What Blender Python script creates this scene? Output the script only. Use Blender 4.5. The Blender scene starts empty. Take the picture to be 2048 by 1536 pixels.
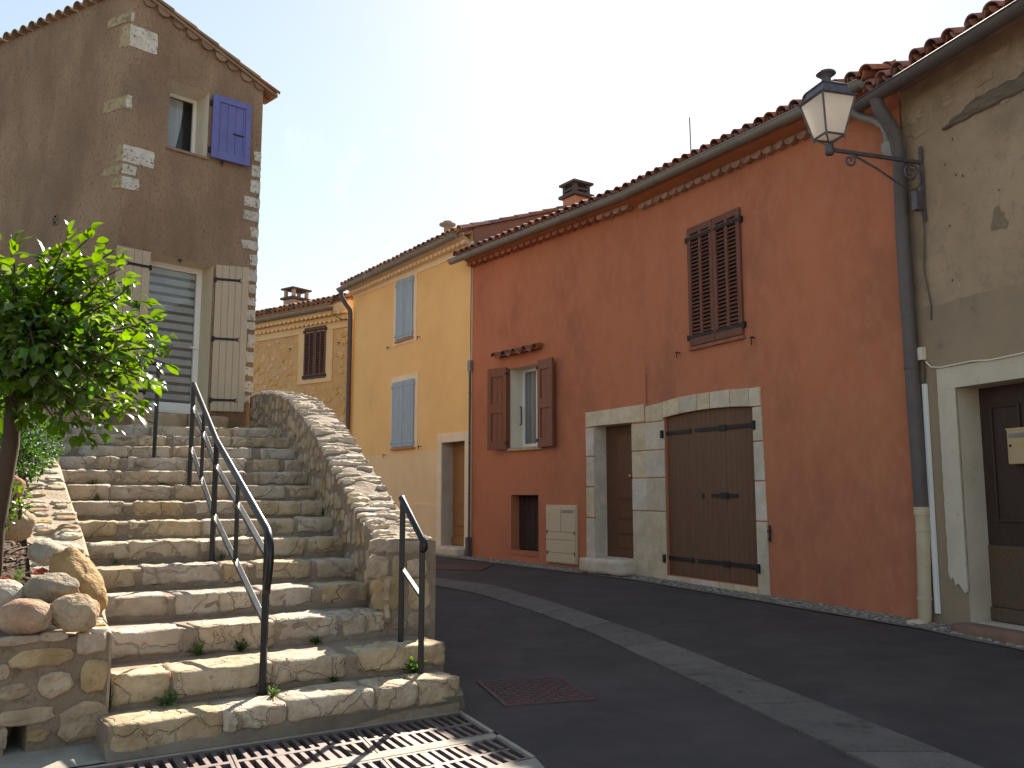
import bpy, bmesh, math, random
from mathutils import Vector, Matrix, noise
from mathutils.geometry import tessellate_polygon

random.seed(7)
sc = bpy.context.scene
COL = sc.collection
UP = 1.6                                   # everything is laid out relative to eye height, then lifted by this
F = 1750.0; PITCH = math.atan(219 / F); CP, SP = math.cos(PITCH), math.sin(PITCH)

# ---------------------------------------------------------------- camera, sky, sun, exposure
cam = bpy.data.cameras.new('camera'); cam.sensor_width = 36.0; cam.lens = 36.0 * F / 2048.0
cam.clip_start = 0.05; cam.clip_end = 2000.0
camo = bpy.data.objects.new('camera', cam); COL.objects.link(camo)
camo.location = (0, 0, UP); camo.rotation_euler = (math.pi / 2 + PITCH, 0, 0)
sc.camera = camo
SUN_AZ, SUN_EL = math.radians(12.0), math.radians(36.5)
world = bpy.data.worlds.new('World'); sc.world = world; world.use_nodes = True
wn = world.node_tree; wn.nodes.clear()
wout = wn.nodes.new('ShaderNodeOutputWorld'); bg = wn.nodes.new('ShaderNodeBackground')
sky = wn.nodes.new('ShaderNodeTexSky'); sky.sky_type = 'NISHITA'; sky.sun_disc = False
sky.sun_elevation = SUN_EL; sky.sun_rotation = SUN_AZ; sky.altitude = 300; sky.air_density = 1.0; sky.dust_density = 0.35; sky.ozone_density = 2.0
bg.inputs['Strength'].default_value = 0.15
# thin high cloud: streaks of cirrus all over the sky, drawn by the viewing direction
tc = wn.nodes.new('ShaderNodeTexCoord'); mp = wn.nodes.new('ShaderNodeMapping'); mp.inputs['Scale'].default_value = (2.2, 0.55, 1.4); mp.inputs['Rotation'].default_value = (0, 0, 0.5)
nz = wn.nodes.new('ShaderNodeTexNoise'); nz.inputs['Scale'].default_value = 2.6; nz.inputs['Detail'].default_value = 7; nz.inputs['Roughness'].default_value = 0.62
cr = wn.nodes.new('ShaderNodeValToRGB'); cr.color_ramp.elements[0].position = 0.56; cr.color_ramp.elements[1].position = 0.80
mul = wn.nodes.new('ShaderNodeMath'); mul.operation = 'MULTIPLY'; mul.inputs[1].default_value = 0.35
mx = wn.nodes.new('ShaderNodeMix'); mx.data_type = 'RGBA'; mx.inputs[7].default_value = (3.2, 3.2, 3.2, 1)
L = wn.links.new
L(tc.outputs['Generated'], mp.inputs['Vector']); L(mp.outputs[0], nz.inputs['Vector']); L(nz.outputs['Fac'], cr.inputs['Fac'])
L(cr.outputs['Color'], mul.inputs[0]); L(mul.outputs[0], mx.inputs[0]); gm = wn.nodes.new('ShaderNodeGamma'); gm.inputs[1].default_value = 0.5; hsv = wn.nodes.new('ShaderNodeHueSaturation'); hsv.inputs['Saturation'].default_value = 1.3; L(sky.outputs[0], gm.inputs[0]); L(gm.outputs[0], hsv.inputs['Color']); L(hsv.outputs[0], mx.inputs[6]); wb_ = wn.nodes.new('ShaderNodeMix'); wb_.data_type = 'RGBA'; wb_.blend_type = 'MULTIPLY'; wb_.inputs[0].default_value = 1.0; wb_.inputs[7].default_value = (1.19, 1.075, 0.925, 1); L(mx.outputs[2], wb_.inputs[6]); L(wb_.outputs[2], bg.inputs['Color']); L(bg.outputs[0], wout.inputs['Surface'])
sun = bpy.data.lights.new('sun', 'SUN'); sun.energy = 4.7; sun.angle = math.radians(0.53); sun.color = (1.0, 0.90, 0.76)
suno = bpy.data.objects.new('sun', sun); COL.objects.link(suno); suno.location = (3, 10, 20)
sdir = Vector((math.sin(SUN_AZ) * math.cos(SUN_EL), math.cos(SUN_AZ) * math.cos(SUN_EL), math.sin(SUN_EL)))
suno.rotation_euler = (-sdir).to_track_quat('-Z', 'Y').to_euler()
vs = sc.view_settings; vs.view_transform = 'Standard'; vs.look = 'None'; vs.exposure = 1.65; vs.gamma = 1.0; vs.use_curve_mapping = False
sc.cycles.use_denoising = True
sc.cycles.max_bounces = 8; sc.cycles.transparent_max_bounces = 12

# ---------------------------------------------------------------- materials
MATS = {}
def mat(name, col, col2=None, scale=3.0, ramp=(0.35, 0.7), rough=0.85, bump=0.25, bscale=45.0, bdist=0.01, metal=0.0, spec=0.35,
        rnd=0.0, hue=0.0, stain=None, stain_scale=1.2, stain_ramp=(0.55, 0.75), vein=0.0, wave=None, stretch=(1, 1, 1), translucent=0.0, coat=0.0, crack=0.0, bump2=0.0, bscale2=8.0, mottle=None, mottle_scale=14.0, mottle_ramp=(0.5, 0.62)):
    if name in MATS: return MATS[name]
    m = bpy.data.materials.new(name); m.use_nodes = True; nt = m.node_tree; N = nt.nodes; K = nt.links.new
    b = N['Principled BSDF']; out = N['Material Output']
    t = N.new('ShaderNodeTexCoord'); oi = N.new('ShaderNodeObjectInfo')
    vm = N.new('ShaderNodeVectorMath'); vm.operation = 'MULTIPLY_ADD'
    sv = N.new('ShaderNodeVectorMath'); sv.operation = 'SCALE'; sv.inputs[0].default_value = (37.1, 91.7, 53.3); K(oi.outputs['Random'], sv.inputs['Scale'])
    K(t.outputs['Object'], vm.inputs[0]); vm.inputs[1].default_value = stretch; K(sv.outputs[0], vm.inputs[2])
    vec = vm.outputs[0]
    def noi(s, d=6, r=0.6):
        n = N.new('ShaderNodeTexNoise'); n.inputs['Scale'].default_value = s; n.inputs['Detail'].default_value = d; n.inputs['Roughness'].default_value = r; K(vec, n.inputs['Vector']); return n.outputs['Fac']
    def rmp(src, a, c):
        r = N.new('ShaderNodeMapRange'); r.inputs[1].default_value = a; r.inputs[2].default_value = c; r.interpolation_type = 'SMOOTHSTEP'; K(src, r.inputs[0]); return r.outputs[0]
    def mixc(fac, a, c):
        x = N.new('ShaderNodeMix'); x.data_type = 'RGBA'
        if isinstance(fac, float): x.inputs[0].default_value = fac
        else: K(fac, x.inputs[0])
        for i, q in ((6, a), (7, c)):
            if isinstance(q, tuple): x.inputs[i].default_value = (*q, 1)
            else: K(q, x.inputs[i])
        return x.outputs[2]
    c = mixc(rmp(noi(scale), *ramp), col, col2 if col2 else tuple(x * 0.8 for x in col))
    if mottle: c = mixc(rmp(noi(mottle_scale, 5, 0.7), *mottle_ramp), c, mottle)
    if stain: c = mixc(rmp(noi(stain_scale, 8, 0.65), *stain_ramp), c, stain)
    if wave:
        w = N.new('ShaderNodeTexWave'); w.wave_type = 'BANDS'; w.bands_direction = 'X'; w.inputs['Scale'].default_value = wave[0]; w.inputs['Distortion'].default_value = 6; w.inputs['Detail'].default_value = 4; w.inputs['Detail Scale'].default_value = 2; K(vec, w.inputs['Vector'])
        mm = N.new('ShaderNodeMath'); mm.operation = 'MULTIPLY'; mm.inputs[1].default_value = wave[1]; K(w.outputs['Fac'], mm.inputs[0])
        c = mixc(mm.outputs[0], c, tuple(x * 0.45 for x in col))
    crk = None
    if crack:
        v = N.new('ShaderNodeTexVoronoi'); v.feature = 'DISTANCE_TO_EDGE'; v.inputs['Scale'].default_value = crack
        dm = N.new('ShaderNodeVectorMath'); dm.operation = 'MULTIPLY_ADD'; dn = N.new('ShaderNodeTexNoise'); dn.inputs['Scale'].default_value = crack * 1.6; dn.inputs['Detail'].default_value = 4; K(vec, dn.inputs['Vector'])
        K(dn.outputs['Color'], dm.inputs[0]); dm.inputs[1].default_value = (0.35, 0.35, 0.35); K(vec, dm.inputs[2]); K(dm.outputs[0], v.inputs['Vector'])
        crk = rmp(v.outputs['Distance'], 0.004, 0.03)
    if rnd or hue:
        h = N.new('ShaderNodeHueSaturation'); r1 = N.new('ShaderNodeMapRange'); r1.inputs[3].default_value = 1 - rnd; r1.inputs[4].default_value = 1 + rnd; K(oi.outputs['Random'], r1.inputs[0]); K(r1.outputs[0], h.inputs['Value'])
        if hue:
            ms = N.new('ShaderNodeMath'); ms.operation = 'MULTIPLY'; ms.inputs[1].default_value = 7.31; K(oi.outputs['Random'], ms.inputs[0]); fr_ = N.new('ShaderNodeMath'); fr_.operation = 'FRACT'; K(ms.outputs[0], fr_.inputs[0])
            r2 = N.new('ShaderNodeMapRange'); r2.inputs[3].default_value = 0.5 - hue; r2.inputs[4].default_value = 0.5 + hue; K(fr_.outputs[0], r2.inputs[0]); K(r2.outputs[0], h.inputs['Hue'])
            r3 = N.new('ShaderNodeMapRange'); r3.inputs[3].default_value = 0.75; r3.inputs[4].default_value = 1.25; K(fr_.outputs[0], r3.inputs[0]); K(r3.outputs[0], h.inputs['Saturation'])
        K(c, h.inputs['Color']); c = h.outputs[0]
    K(c, b.inputs['Base Color'])
    b.inputs['Metallic'].default_value = metal; b.inputs['Specular IOR Level'].default_value = spec
    rr = N.new('ShaderNodeMapRange'); rr.inputs[3].default_value = max(0.05, rough - 0.12); rr.inputs[4].default_value = min(1, rough + 0.1); K(noi(scale * 4, 4), rr.inputs[0]); K(rr.outputs[0], b.inputs['Roughness'])
    if coat: b.inputs['Coat Weight'].default_value = coat; b.inputs['Coat Roughness'].default_value = 0.15
    if bump:
        bp = N.new('ShaderNodeBump'); bp.inputs['Strength'].default_value = bump; bp.inputs['Distance'].default_value = bdist
        hgt = noi(bscale, 8, 0.62)
        if bump2:
            a = N.new('ShaderNodeMath'); a.operation = 'MULTIPLY_ADD'; a.inputs[1].default_value = bump2; K(noi(bscale2, 4, 0.5), a.inputs[0]); K(hgt, a.inputs[2]); hgt = a.outputs[0]
        if crk is not None:
            a = N.new('ShaderNodeMath'); a.operation = 'MULTIPLY_ADD'; a.inputs[1].default_value = 0.8; K(crk, a.inputs[0]); K(hgt, a.inputs[2]); hgt = a.outputs[0]
        K(hgt, bp.inputs['Height']); K(bp.outputs[0], b.inputs['Normal'])
    if translucent:
        tr = N.new('ShaderNodeBsdfTranslucent'); ms2 = N.new('ShaderNodeMixShader'); ms2.inputs[0].default_value = translucent
        hs = N.new('ShaderNodeHueSaturation'); hs.inputs['Value'].default_value = 2.3; hs.inputs['Hue'].default_value = 0.475; hs.inputs['Saturation'].default_value = 1.15; K(c, hs.inputs['Color']); K(hs.outputs[0], tr.inputs['Color'])
        K(b.outputs[0], ms2.inputs[1]); K(tr.outputs[0], ms2.inputs[2]); K(ms2.outputs[0], out.inputs['Surface'])
    MATS[name] = m; return m

def glass_mat(name, tint=(0.9, 0.95, 1.0), refl=0.25):
    m = bpy.data.materials.new(name); m.use_nodes = True; nt = m.node_tree; N = nt.nodes; K = nt.links.new; N.clear()
    o = N.new('ShaderNodeOutputMaterial'); t = N.new('ShaderNodeBsdfTransparent'); t.inputs[0].default_value = (*tint, 1); g = N.new('ShaderNodeBsdfGlossy'); g.inputs['Roughness'].default_value = 0.02
    f = N.new('ShaderNodeFresnel'); f.inputs['IOR'].default_value = 1.5; a = N.new('ShaderNodeMath'); a.operation = 'ADD'; a.inputs[1].default_value = refl; a.use_clamp = True
    s = N.new('ShaderNodeMixShader'); K(f.outputs[0], a.inputs[0]); K(a.outputs[0], s.inputs[0]); K(t.outputs[0], s.inputs[1]); K(g.outputs[0], s.inputs[2]); K(s.outputs[0], o.inputs[0]); return m

ASPHALT = mat('asphalt', (0.076, 0.060, 0.056), (0.052, 0.041, 0.039), 1.3, (0.3, 0.7), 0.9, 0.8, 200, 0.006, mottle=(0.165, 0.14, 0.125), mottle_scale=110, mottle_ramp=(0.60, 0.74), stain=(0.040, 0.032, 0.031), stain_scale=0.45, stain_ramp=(0.52, 0.75))
CONC = mat('band_concrete', (0.145, 0.121, 0.105), (0.102, 0.086, 0.075), 4, (0.3, 0.7), 0.9, 0.6, 60, 0.008, rnd=0.12, stain=(0.06, 0.05, 0.045), stain_scale=3.5, stain_ramp=(0.55, 0.72), mottle=(0.16, 0.136, 0.12), mottle_scale=50, crack=1.1)
PALECONC = mat('pale_concrete', (0.34, 0.31, 0.26), (0.24, 0.215, 0.18), 5, (0.3, 0.7), 0.9, 0.5, 60, 0.01, stain=(0.15, 0.13, 0.11), stain_scale=2.2)
STEP = mat('step_limestone', (0.52, 0.42, 0.31), (0.395, 0.295, 0.202), 5, (0.35, 0.65), 0.9, 0.9, 26, 0.02, rnd=0.10, hue=0.004, stain=(0.20, 0.155, 0.11), stain_scale=3.2, stain_ramp=(0.57, 0.72), mottle=(0.30, 0.24, 0.175), mottle_scale=22, mottle_ramp=(0.56, 0.72), bump2=1.4, bscale2=7, crack=2.6)
MORTAR = mat('brown_mortar', (0.30, 0.225, 0.165), (0.23, 0.17, 0.122), 6, (0.35, 0.65), 0.95, 0.6, 55, 0.012, mottle=(0.30, 0.24, 0.18), mottle_scale=30)
RUBBLE = mat('rubble_stone', (0.43, 0.325, 0.22), (0.30, 0.215, 0.138), 6, (0.35, 0.65), 0.9, 0.8, 24, 0.018, rnd=0.13, hue=0.006, stain=(0.20, 0.15, 0.105), stain_scale=4, stain_ramp=(0.58, 0.72), bump2=1.0)
CAPSTONE = mat('cap_stone', (0.58, 0.485, 0.375), (0.46, 0.365, 0.27), 6, (0.35, 0.65), 0.9, 0.9, 20, 0.02, rnd=0.18, hue=0.006, stain=(0.24, 0.195, 0.15), stain_scale=5, stain_ramp=(0.58, 0.72), bump2=1.2)
CAPMORT = mat('cap_mortar', (0.40, 0.32, 0.235), (0.31, 0.245, 0.18), 5, (0.35, 0.65), 0.95, 0.8, 40, 0.015, bump2=1.0)
GREYMORT = mat('grey_mortar', (0.285, 0.215, 0.155), (0.215, 0.16, 0.113), 3, (0.35, 0.65), 0.95, 0.8, 40, 0.02, mottle=(0.15, 0.11, 0.078), mottle_scale=12, mottle_ramp=(0.52, 0.7), bump2=1.2)
BEIGE = mat('roughcast_beige', (0.405, 0.27, 0.175), (0.265, 0.172, 0.113), 1.6, (0.3, 0.72), 0.97, 1.0, 60, 0.03, mottle=(0.21, 0.145, 0.098), mottle_scale=38, mottle_ramp=(0.50, 0.68), stain=(0.215, 0.16, 0.12), stain_scale=1.0, stain_ramp=(0.52, 0.78), stretch=(1, 1, 0.45), spec=0.1)
QUOIN = mat('quoin_stone', (0.62, 0.57, 0.50), (0.50, 0.45, 0.38), 8, (0.3, 0.7), 0.9, 0.7, 30, 0.012, rnd=0.08, mottle=(0.15, 0.12, 0.095), mottle_scale=20, mottle_ramp=(0.53, 0.64))
RED = mat('red_render', (0.485, 0.168, 0.083), (0.385, 0.132, 0.069), 0.9, (0.3, 0.7), 0.92, 0.3, 55, 0.008, stretch=(1, 1, 0.6), mottle=(0.45, 0.172, 0.092), mottle_scale=6, mottle_ramp=(0.42, 0.72), stain=(0.315, 0.118, 0.074), stain_scale=0.9, stain_ramp=(0.54, 0.8), bump2=1.5, bscale2=5)
YELLOW = mat('yellow_render', (0.84, 0.53, 0.215), (0.77, 0.475, 0.19), 0.9, (0.3, 0.7), 0.92, 0.12, 60, 0.005, stain=(0.66, 0.42, 0.19), stain_scale=0.8, stain_ramp=(0.58, 0.85))
CREAM = mat('cream_render', (0.80, 0.575, 0.335), (0.74, 0.52, 0.295), 1.2, (0.3, 0.7), 0.92, 0.12, 60, 0.005)
TRIM = mat('pale_trim', (0.82, 0.66, 0.47), (0.75, 0.59, 0.41), 2, (0.3, 0.7), 0.9, 0.12, 60, 0.005)
WHITE = mat('white_paint', (0.74, 0.67, 0.56), (0.66, 0.58, 0.47), 2.5, (0.3, 0.7), 0.75, 0.12, 60, 0.004)
OLDWHITE = mat('old_white_paint', (0.56, 0.485, 0.385), (0.48, 0.40, 0.305), 2.2, (0.3, 0.7), 0.85, 0.35, 40, 0.01, mottle=(0.36, 0.29, 0.21), mottle_scale=9, mottle_ramp=(0.60, 0.72), stain=(0.30, 0.24, 0.175), stain_scale=2.4, stain_ramp=(0.60, 0.75))
PVC = mat('white_pvc', (0.80, 0.79, 0.77), (0.76, 0.75, 0.73), 2, rough=0.35, bump=0)
GABLE = mat('brown_render', (0.30, 0.135, 0.088), (0.25, 0.11, 0.075), 0.8, (0.3, 0.7), 0.92, 0.2, 60, 0.006)
SALMON = mat('salmon_render', (0.52, 0.24, 0.13), (0.46, 0.20, 0.115), 2, rough=0.9, bump=0.2)
OCHRE = mat('ochre_pointing', (0.62, 0.385, 0.165), (0.53, 0.315, 0.13), 4, (0.35, 0.65), 0.95, 0.5, 30, 0.02, mottle=(0.58, 0.385, 0.19), mottle_scale=9, mottle_ramp=(0.48, 0.6), stain=(0.30, 0.155, 0.07), stain_scale=5, stain_ramp=(0.64, 0.7))
OCHRESTONE = mat('ochre_stone', (0.66, 0.44, 0.225), (0.56, 0.35, 0.165), 6, (0.35, 0.65), 0.92, 0.6, 30, 0.015, rnd=0.14, hue=0.006)
OCHRETRIM = mat('ochre_trim', (0.73, 0.52, 0.275), (0.67, 0.465, 0.24), 1.5, rough=0.92, bump=0.1)
GREYP = mat('grey_old_render', (0.39, 0.28, 0.185), (0.31, 0.22, 0.148), 0.9, (0.3, 0.7), 0.94, 0.7, 40, 0.014, mottle=(0.28, 0.205, 0.13), mottle_scale=9, mottle_ramp=(0.5, 0.7), stain=(0.225, 0.165, 0.115), stain_scale=1.1, stain_ramp=(0.48, 0.72), bump2=2.0, bscale2=6)
GREYSMOOTH = mat('grey_smooth_render', (0.31, 0.225, 0.15), (0.26, 0.188, 0.127), 1.6, (0.3, 0.7), 0.93, 0.3, 50, 0.008, stain=(0.16, 0.13, 0.105), stain_scale=1.8, stain_ramp=(0.6, 0.75))
SURR = mat('door_limestone', (0.60, 0.505, 0.39), (0.50, 0.405, 0.295), 5, (0.35, 0.65), 0.9, 0.5, 40, 0.01, rnd=0.10, hue=0.006, stain=(0.36, 0.25, 0.15), stain_scale=3, stain_ramp=(0.64, 0.78), mottle=(0.36, 0.31, 0.245), mottle_scale=28, mottle_ramp=(0.58, 0.68))
TILE = mat('roof_tile', (0.29, 0.125, 0.085), (0.21, 0.088, 0.062), 7, (0.35, 0.65), 0.85, 0.5, 40, 0.008, rnd=0.28, hue=0.01, stain=(0.17, 0.115, 0.085), stain_scale=6, stain_ramp=(0.55, 0.7))
TILEOLD = mat('roof_tile_old', (0.40, 0.225, 0.145), (0.30, 0.165, 0.11), 7, (0.35, 0.65), 0.88, 0.5, 40, 0.008, rnd=0.3, hue=0.02, stain=(0.24, 0.18, 0.14), stain_scale=6, stain_ramp=(0.5, 0.68))
TILEBROWN = mat('verge_tile', (0.27, 0.175, 0.115), (0.21, 0.135, 0.09), 7, rough=0.9, bump=0.5, bscale=40, rnd=0.2)
CORNICER = mat('red_cornice', (0.36, 0.14, 0.085), (0.28, 0.105, 0.065), 8, rough=0.92, bump=0.6, bscale=40, rnd=0.15)
SCALLOP = mat('scallop_plaster', (0.40, 0.24, 0.17), (0.31, 0.17, 0.12), 12, (0.4, 0.6), 0.92, 0.9, 45, 0.02, rnd=0.12)
ZINC = mat('zinc', (0.25, 0.23, 0.205), (0.20, 0.185, 0.165), 3, rough=0.55, bump=0.05, metal=0.2, spec=0.3, stain=(0.18, 0.165, 0.15), stain_scale=4)
ZINCD = mat('painted_zinc', (0.118, 0.098, 0.095), (0.096, 0.08, 0.078), 3, rough=0.6, bump=0.05, metal=0.1, spec=0.25)
IRON = mat('wrought_iron', (0.030, 0.028, 0.030), (0.022, 0.021, 0.022), 20, rough=0.6, bump=0.2, metal=0.4, bscale=80, bdist=0.002)
LAMPIRON = mat('lamp_iron', (0.12, 0.112, 0.125), (0.09, 0.084, 0.095), 12, rough=0.55, bump=0.1, metal=0.4)
BLACKPAINT = mat('black_gloss_paint', (0.010, 0.011, 0.014), (0.013, 0.014, 0.017), 8, rough=0.34, bump=0.06, bscale=60, bdist=0.002, spec=0.35)
CAST = mat('cast_iron', (0.17, 0.14, 0.135), (0.12, 0.095, 0.09), 14, rough=0.6, bump=0.3, metal=0.35, bscale=60, bdist=0.003, mottle=(0.19, 0.12, 0.09), mottle_scale=16)
GRFRAME = mat('grate_frame', (0.36, 0.31, 0.25), (0.28, 0.24, 0.19), 8, rough=0.85, bump=0.3)
BLUE = mat('blue_shutter', (0.32, 0.40, 0.47), (0.285, 0.36, 0.435), 3, rough=0.7, bump=0.1, rnd=0.05)
PURPLE = mat('lavender_shutter', (0.135, 0.145, 0.37), (0.115, 0.124, 0.325), 5, rough=0.65, bump=0.2, rnd=0.06, mottle=(0.18, 0.19, 0.40), mottle_scale=20, mottle_ramp=(0.6, 0.75))
TAUPE = mat('taupe_shutter', (0.47, 0.37, 0.265), (0.44, 0.345, 0.245), 3, rough=0.7, bump=0.08, rnd=0.03)
BRSHUT = mat('brown_shutter', (0.165, 0.060, 0.038), (0.135, 0.048, 0.031), 6, rough=0.7, bump=0.3, rnd=0.08, mottle=(0.22, 0.10, 0.07), mottle_scale=26, mottle_ramp=(0.62, 0.72))
WOODSH = mat('wood_shutter', (0.22, 0.082, 0.042), (0.175, 0.062, 0.033), 6, rough=0.65, bump=0.2, rnd=0.08, stretch=(8, 8, 1))
LOUVRE = mat('louvre_brown', (0.125, 0.060, 0.042), (0.10, 0.046, 0.033), 6, rough=0.7, bump=0.1, rnd=0.08)
GARAGE = mat('garage_plank', (0.155, 0.078, 0.044), (0.13, 0.064, 0.037), 4, rough=0.75, bump=0.2, bscale=60, rnd=0.05, stretch=(10, 10, 0.8))
DOORW = mat('brown_door', (0.135, 0.062, 0.033), (0.105, 0.047, 0.026), 4, rough=0.6, bump=0.15, stretch=(10, 10, 0.8))
OAK = mat('oak_door', (0.33, 0.165, 0.062), (0.26, 0.125, 0.047), 4, rough=0.6, bump=0.15, rnd=0.06, stretch=(10, 10, 0.8))
DARKDOOR = mat('dark_door', (0.052, 0.028, 0.022), (0.042, 0.023, 0.018), 4, rough=0.55, bump=0.12, stretch=(8, 8, 0.8))
WORN = mat('worn_door_wood', (0.125, 0.08, 0.047), (0.09, 0.058, 0.035), 5, rough=0.8, bump=0.3, stretch=(0.8, 8, 8))
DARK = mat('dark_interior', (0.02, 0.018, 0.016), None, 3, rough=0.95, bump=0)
GRILLW = mat('niche_boards', (0.045, 0.027, 0.022), (0.03, 0.018, 0.015), 8, rough=0.9, bump=0.3, rnd=0.2)
METER = mat('meter_plastic', (0.56, 0.45, 0.30), (0.52, 0.415, 0.275), 2, rough=0.6, bump=0.03, stain=(0.42, 0.33, 0.22), stain_scale=2.5, stain_ramp=(0.65, 0.85))
INK = mat('dark_line', (0.06, 0.05, 0.045), None, 3, rough=0.8, bump=0)
PLATE = mat('grey_plate', (0.24, 0.23, 0.22), None, 3, rough=0.5, bump=0)
MAILB = mat('mailbox_gold', (0.46, 0.34, 0.19), (0.42, 0.31, 0.17), 3, rough=0.4, bump=0.03, metal=0.2)
BRASS = mat('brass', (0.55, 0.36, 0.12), None, 3, rough=0.35, bump=0, metal=0.9)
CREAMPIPE = mat('cream_pipe', (0.52, 0.42, 0.29), (0.45, 0.355, 0.235), 4, rough=0.6, bump=0.05, stain=(0.30, 0.20, 0.11), stain_scale=3, stain_ramp=(0.62, 0.75))
CURTAIN = mat('net_curtain', (0.55, 0.55, 0.54), (0.42, 0.42, 0.42), 2, rough=0.95, bump=0.2, bscale=8, stretch=(6, 6, 0.4))
BLIND = mat('blind_light', (0.70, 0.69, 0.66), None, 2, rough=0.85, bump=0, translucent=0.15)
BLINDD = mat('blind_dark', (0.26, 0.235, 0.215), None, 2, rough=0.9, bump=0)
LAMPGLASS = mat('frosted_lamp_glass', (0.64, 0.60, 0.54), (0.58, 0.545, 0.49), 3, rough=0.35, bump=0, translucent=0.35)
GLASS = glass_mat('window_glass', (0.92, 0.95, 0.97), 0.02)
COVER = mat('manhole_iron', (0.115, 0.060, 0.058), (0.08, 0.045, 0.045), 9, rough=0.7, bump=0.3, metal=0.2, bscale=90, bdist=0.003)
BARK = mat('bark', (0.075, 0.048, 0.032), (0.045, 0.030, 0.022), 9, rough=0.9, bump=0.8, bscale=26, bdist=0.01, stretch=(1, 1, 0.3))
LEAF = mat('leaf_green', (0.066, 0.135, 0.016), (0.042, 0.092, 0.012), 4, rough=0.30, bump=0, spec=0.6, rnd=0.35, hue=0.02, translucent=0.5)
LEAF2 = mat('crown_leaves', (0.066, 0.135, 0.016), (0.032, 0.075, 0.010), 5, (0.35, 0.65), 0.30, 0, spec=0.6, translucent=0.5)
BUSHM = mat('bush_leaves', (0.040, 0.105, 0.020), (0.022, 0.062, 0.012), 8, (0.35, 0.65), 0.55, 0, spec=0.25, translucent=0.35)
WEEDM = mat('weed_leaves', (0.065, 0.13, 0.022), (0.04, 0.085, 0.015), 8, rough=0.6, bump=0, rnd=0.3, hue=0.02, translucent=0.35)
SOIL = mat('soil', (0.075, 0.045, 0.028), (0.045, 0.027, 0.018), 9, rough=0.95, bump=1.0, bscale=30, bdist=0.03, mottle=(0.14, 0.085, 0.05), mottle_scale=30)
MULCH = mat('mulch', (0.20, 0.115, 0.06), (0.12, 0.066, 0.035), 7, rough=0.9, bump=0.2, mottle=(0.30, 0.20, 0.12), mottle_scale=9)
DRYLEAF = mat('dry_leaf', (0.30, 0.085, 0.035), (0.22, 0.06, 0.03), 9, rough=0.8, bump=0.1, translucent=0.2)
BOULDERS = [mat('boulder_%s' % n, *c, 4, (0.35, 0.65), 0.9, 1.0, 16, 0.03, stain=c[1], stain_scale=2.2, stain_ramp=(0.5, 0.7), mottle=tuple(x * 0.75 for x in c[0]), mottle_scale=25, mottle_ramp=(0.55, 0.7), bump2=1.2) for n, c in
    (('pink', ((0.46, 0.325, 0.225), (0.33, 0.17, 0.10))), ('tan', ((0.42, 0.315, 0.21), (0.33, 0.23, 0.14))), ('brown', ((0.38, 0.24, 0.105), (0.27, 0.155, 0.065))), ('white', ((0.46, 0.40, 0.33), (0.35, 0.295, 0.235))), ('grey', ((0.36, 0.295, 0.215), (0.21, 0.17, 0.125))))]

# ---------------------------------------------------------------- pixel rays and frames (layout aid: places are solved once, everything is real size)
def ray(u, v):
    x = (u - 1024) / F; y = (768 - v) / F
    return Vector((x, CP - y * SP, SP + y * CP))
def at_z(u, v, z):
    r = ray(u, v); return r * (z / r.z)
def at_D(u, v, D):
    r = ray(u, v); return r * (D / r.y)
def plan(u, D):
    r = ray(u, 987); return Vector((r.x / r.y * D, D, 0))
def on_line(u, P, d):
    r = ray(u, 987); k = r.x / r.y
    t = (P.x - k * P.y) / (k * d.y - d.x); return Vector((P.x + d.x * t, P.y + d.y * t, 0))
def ddir(deg):
    a = math.radians(deg); return Vector((math.sin(a), math.cos(a), 0))
def gz(x, y):
    z = -1.46 + 0.0196 * (x + 0.34) + 0.0188 * (y - 6.1)
    if y > 24: z -= 0.0188 * (y - 24)
    if x < -0.3: z += 0.07 * min(-0.3 - x, 5.0) * max(0.0, min(1.0, (10 - y) / 3))
    return z
def at_ground(u, v):
    z = -1.4
    for _ in range(12):
        P = at_z(u, v, z); z = gz(P.x, P.y)
    return Vector((P.x, P.y, z))
class Fr:
    def __init__(s, P, Q):
        s.P = Vector((P.x, P.y, 0)); s.x = Vector((Q.x - P.x, Q.y - P.y, 0)); s.len = s.x.length; s.x.normalize(); s.n = Vector((s.x.y, -s.x.x, 0))
        s.M = Matrix(((s.x.x, -s.n.x, 0, s.P.x), (s.x.y, -s.n.y, 0, s.P.y), (0, 0, 1, 0), (0, 0, 0, 1)))
    def p(s, a, n, z): return s.P + s.x * a + s.n * n + Vector((0, 0, z))
    def px(s, u, v, n=0.0):
        r = ray(u, v); O = s.P + s.n * n; t = O.dot(s.n) / r.dot(s.n); H = r * t
        return ((H - s.P).dot(s.x), H.z)
    def pt(s, u, v, n=0.0):
        a, z = s.px(u, v, n); return s.p(a, n, z)

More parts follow.
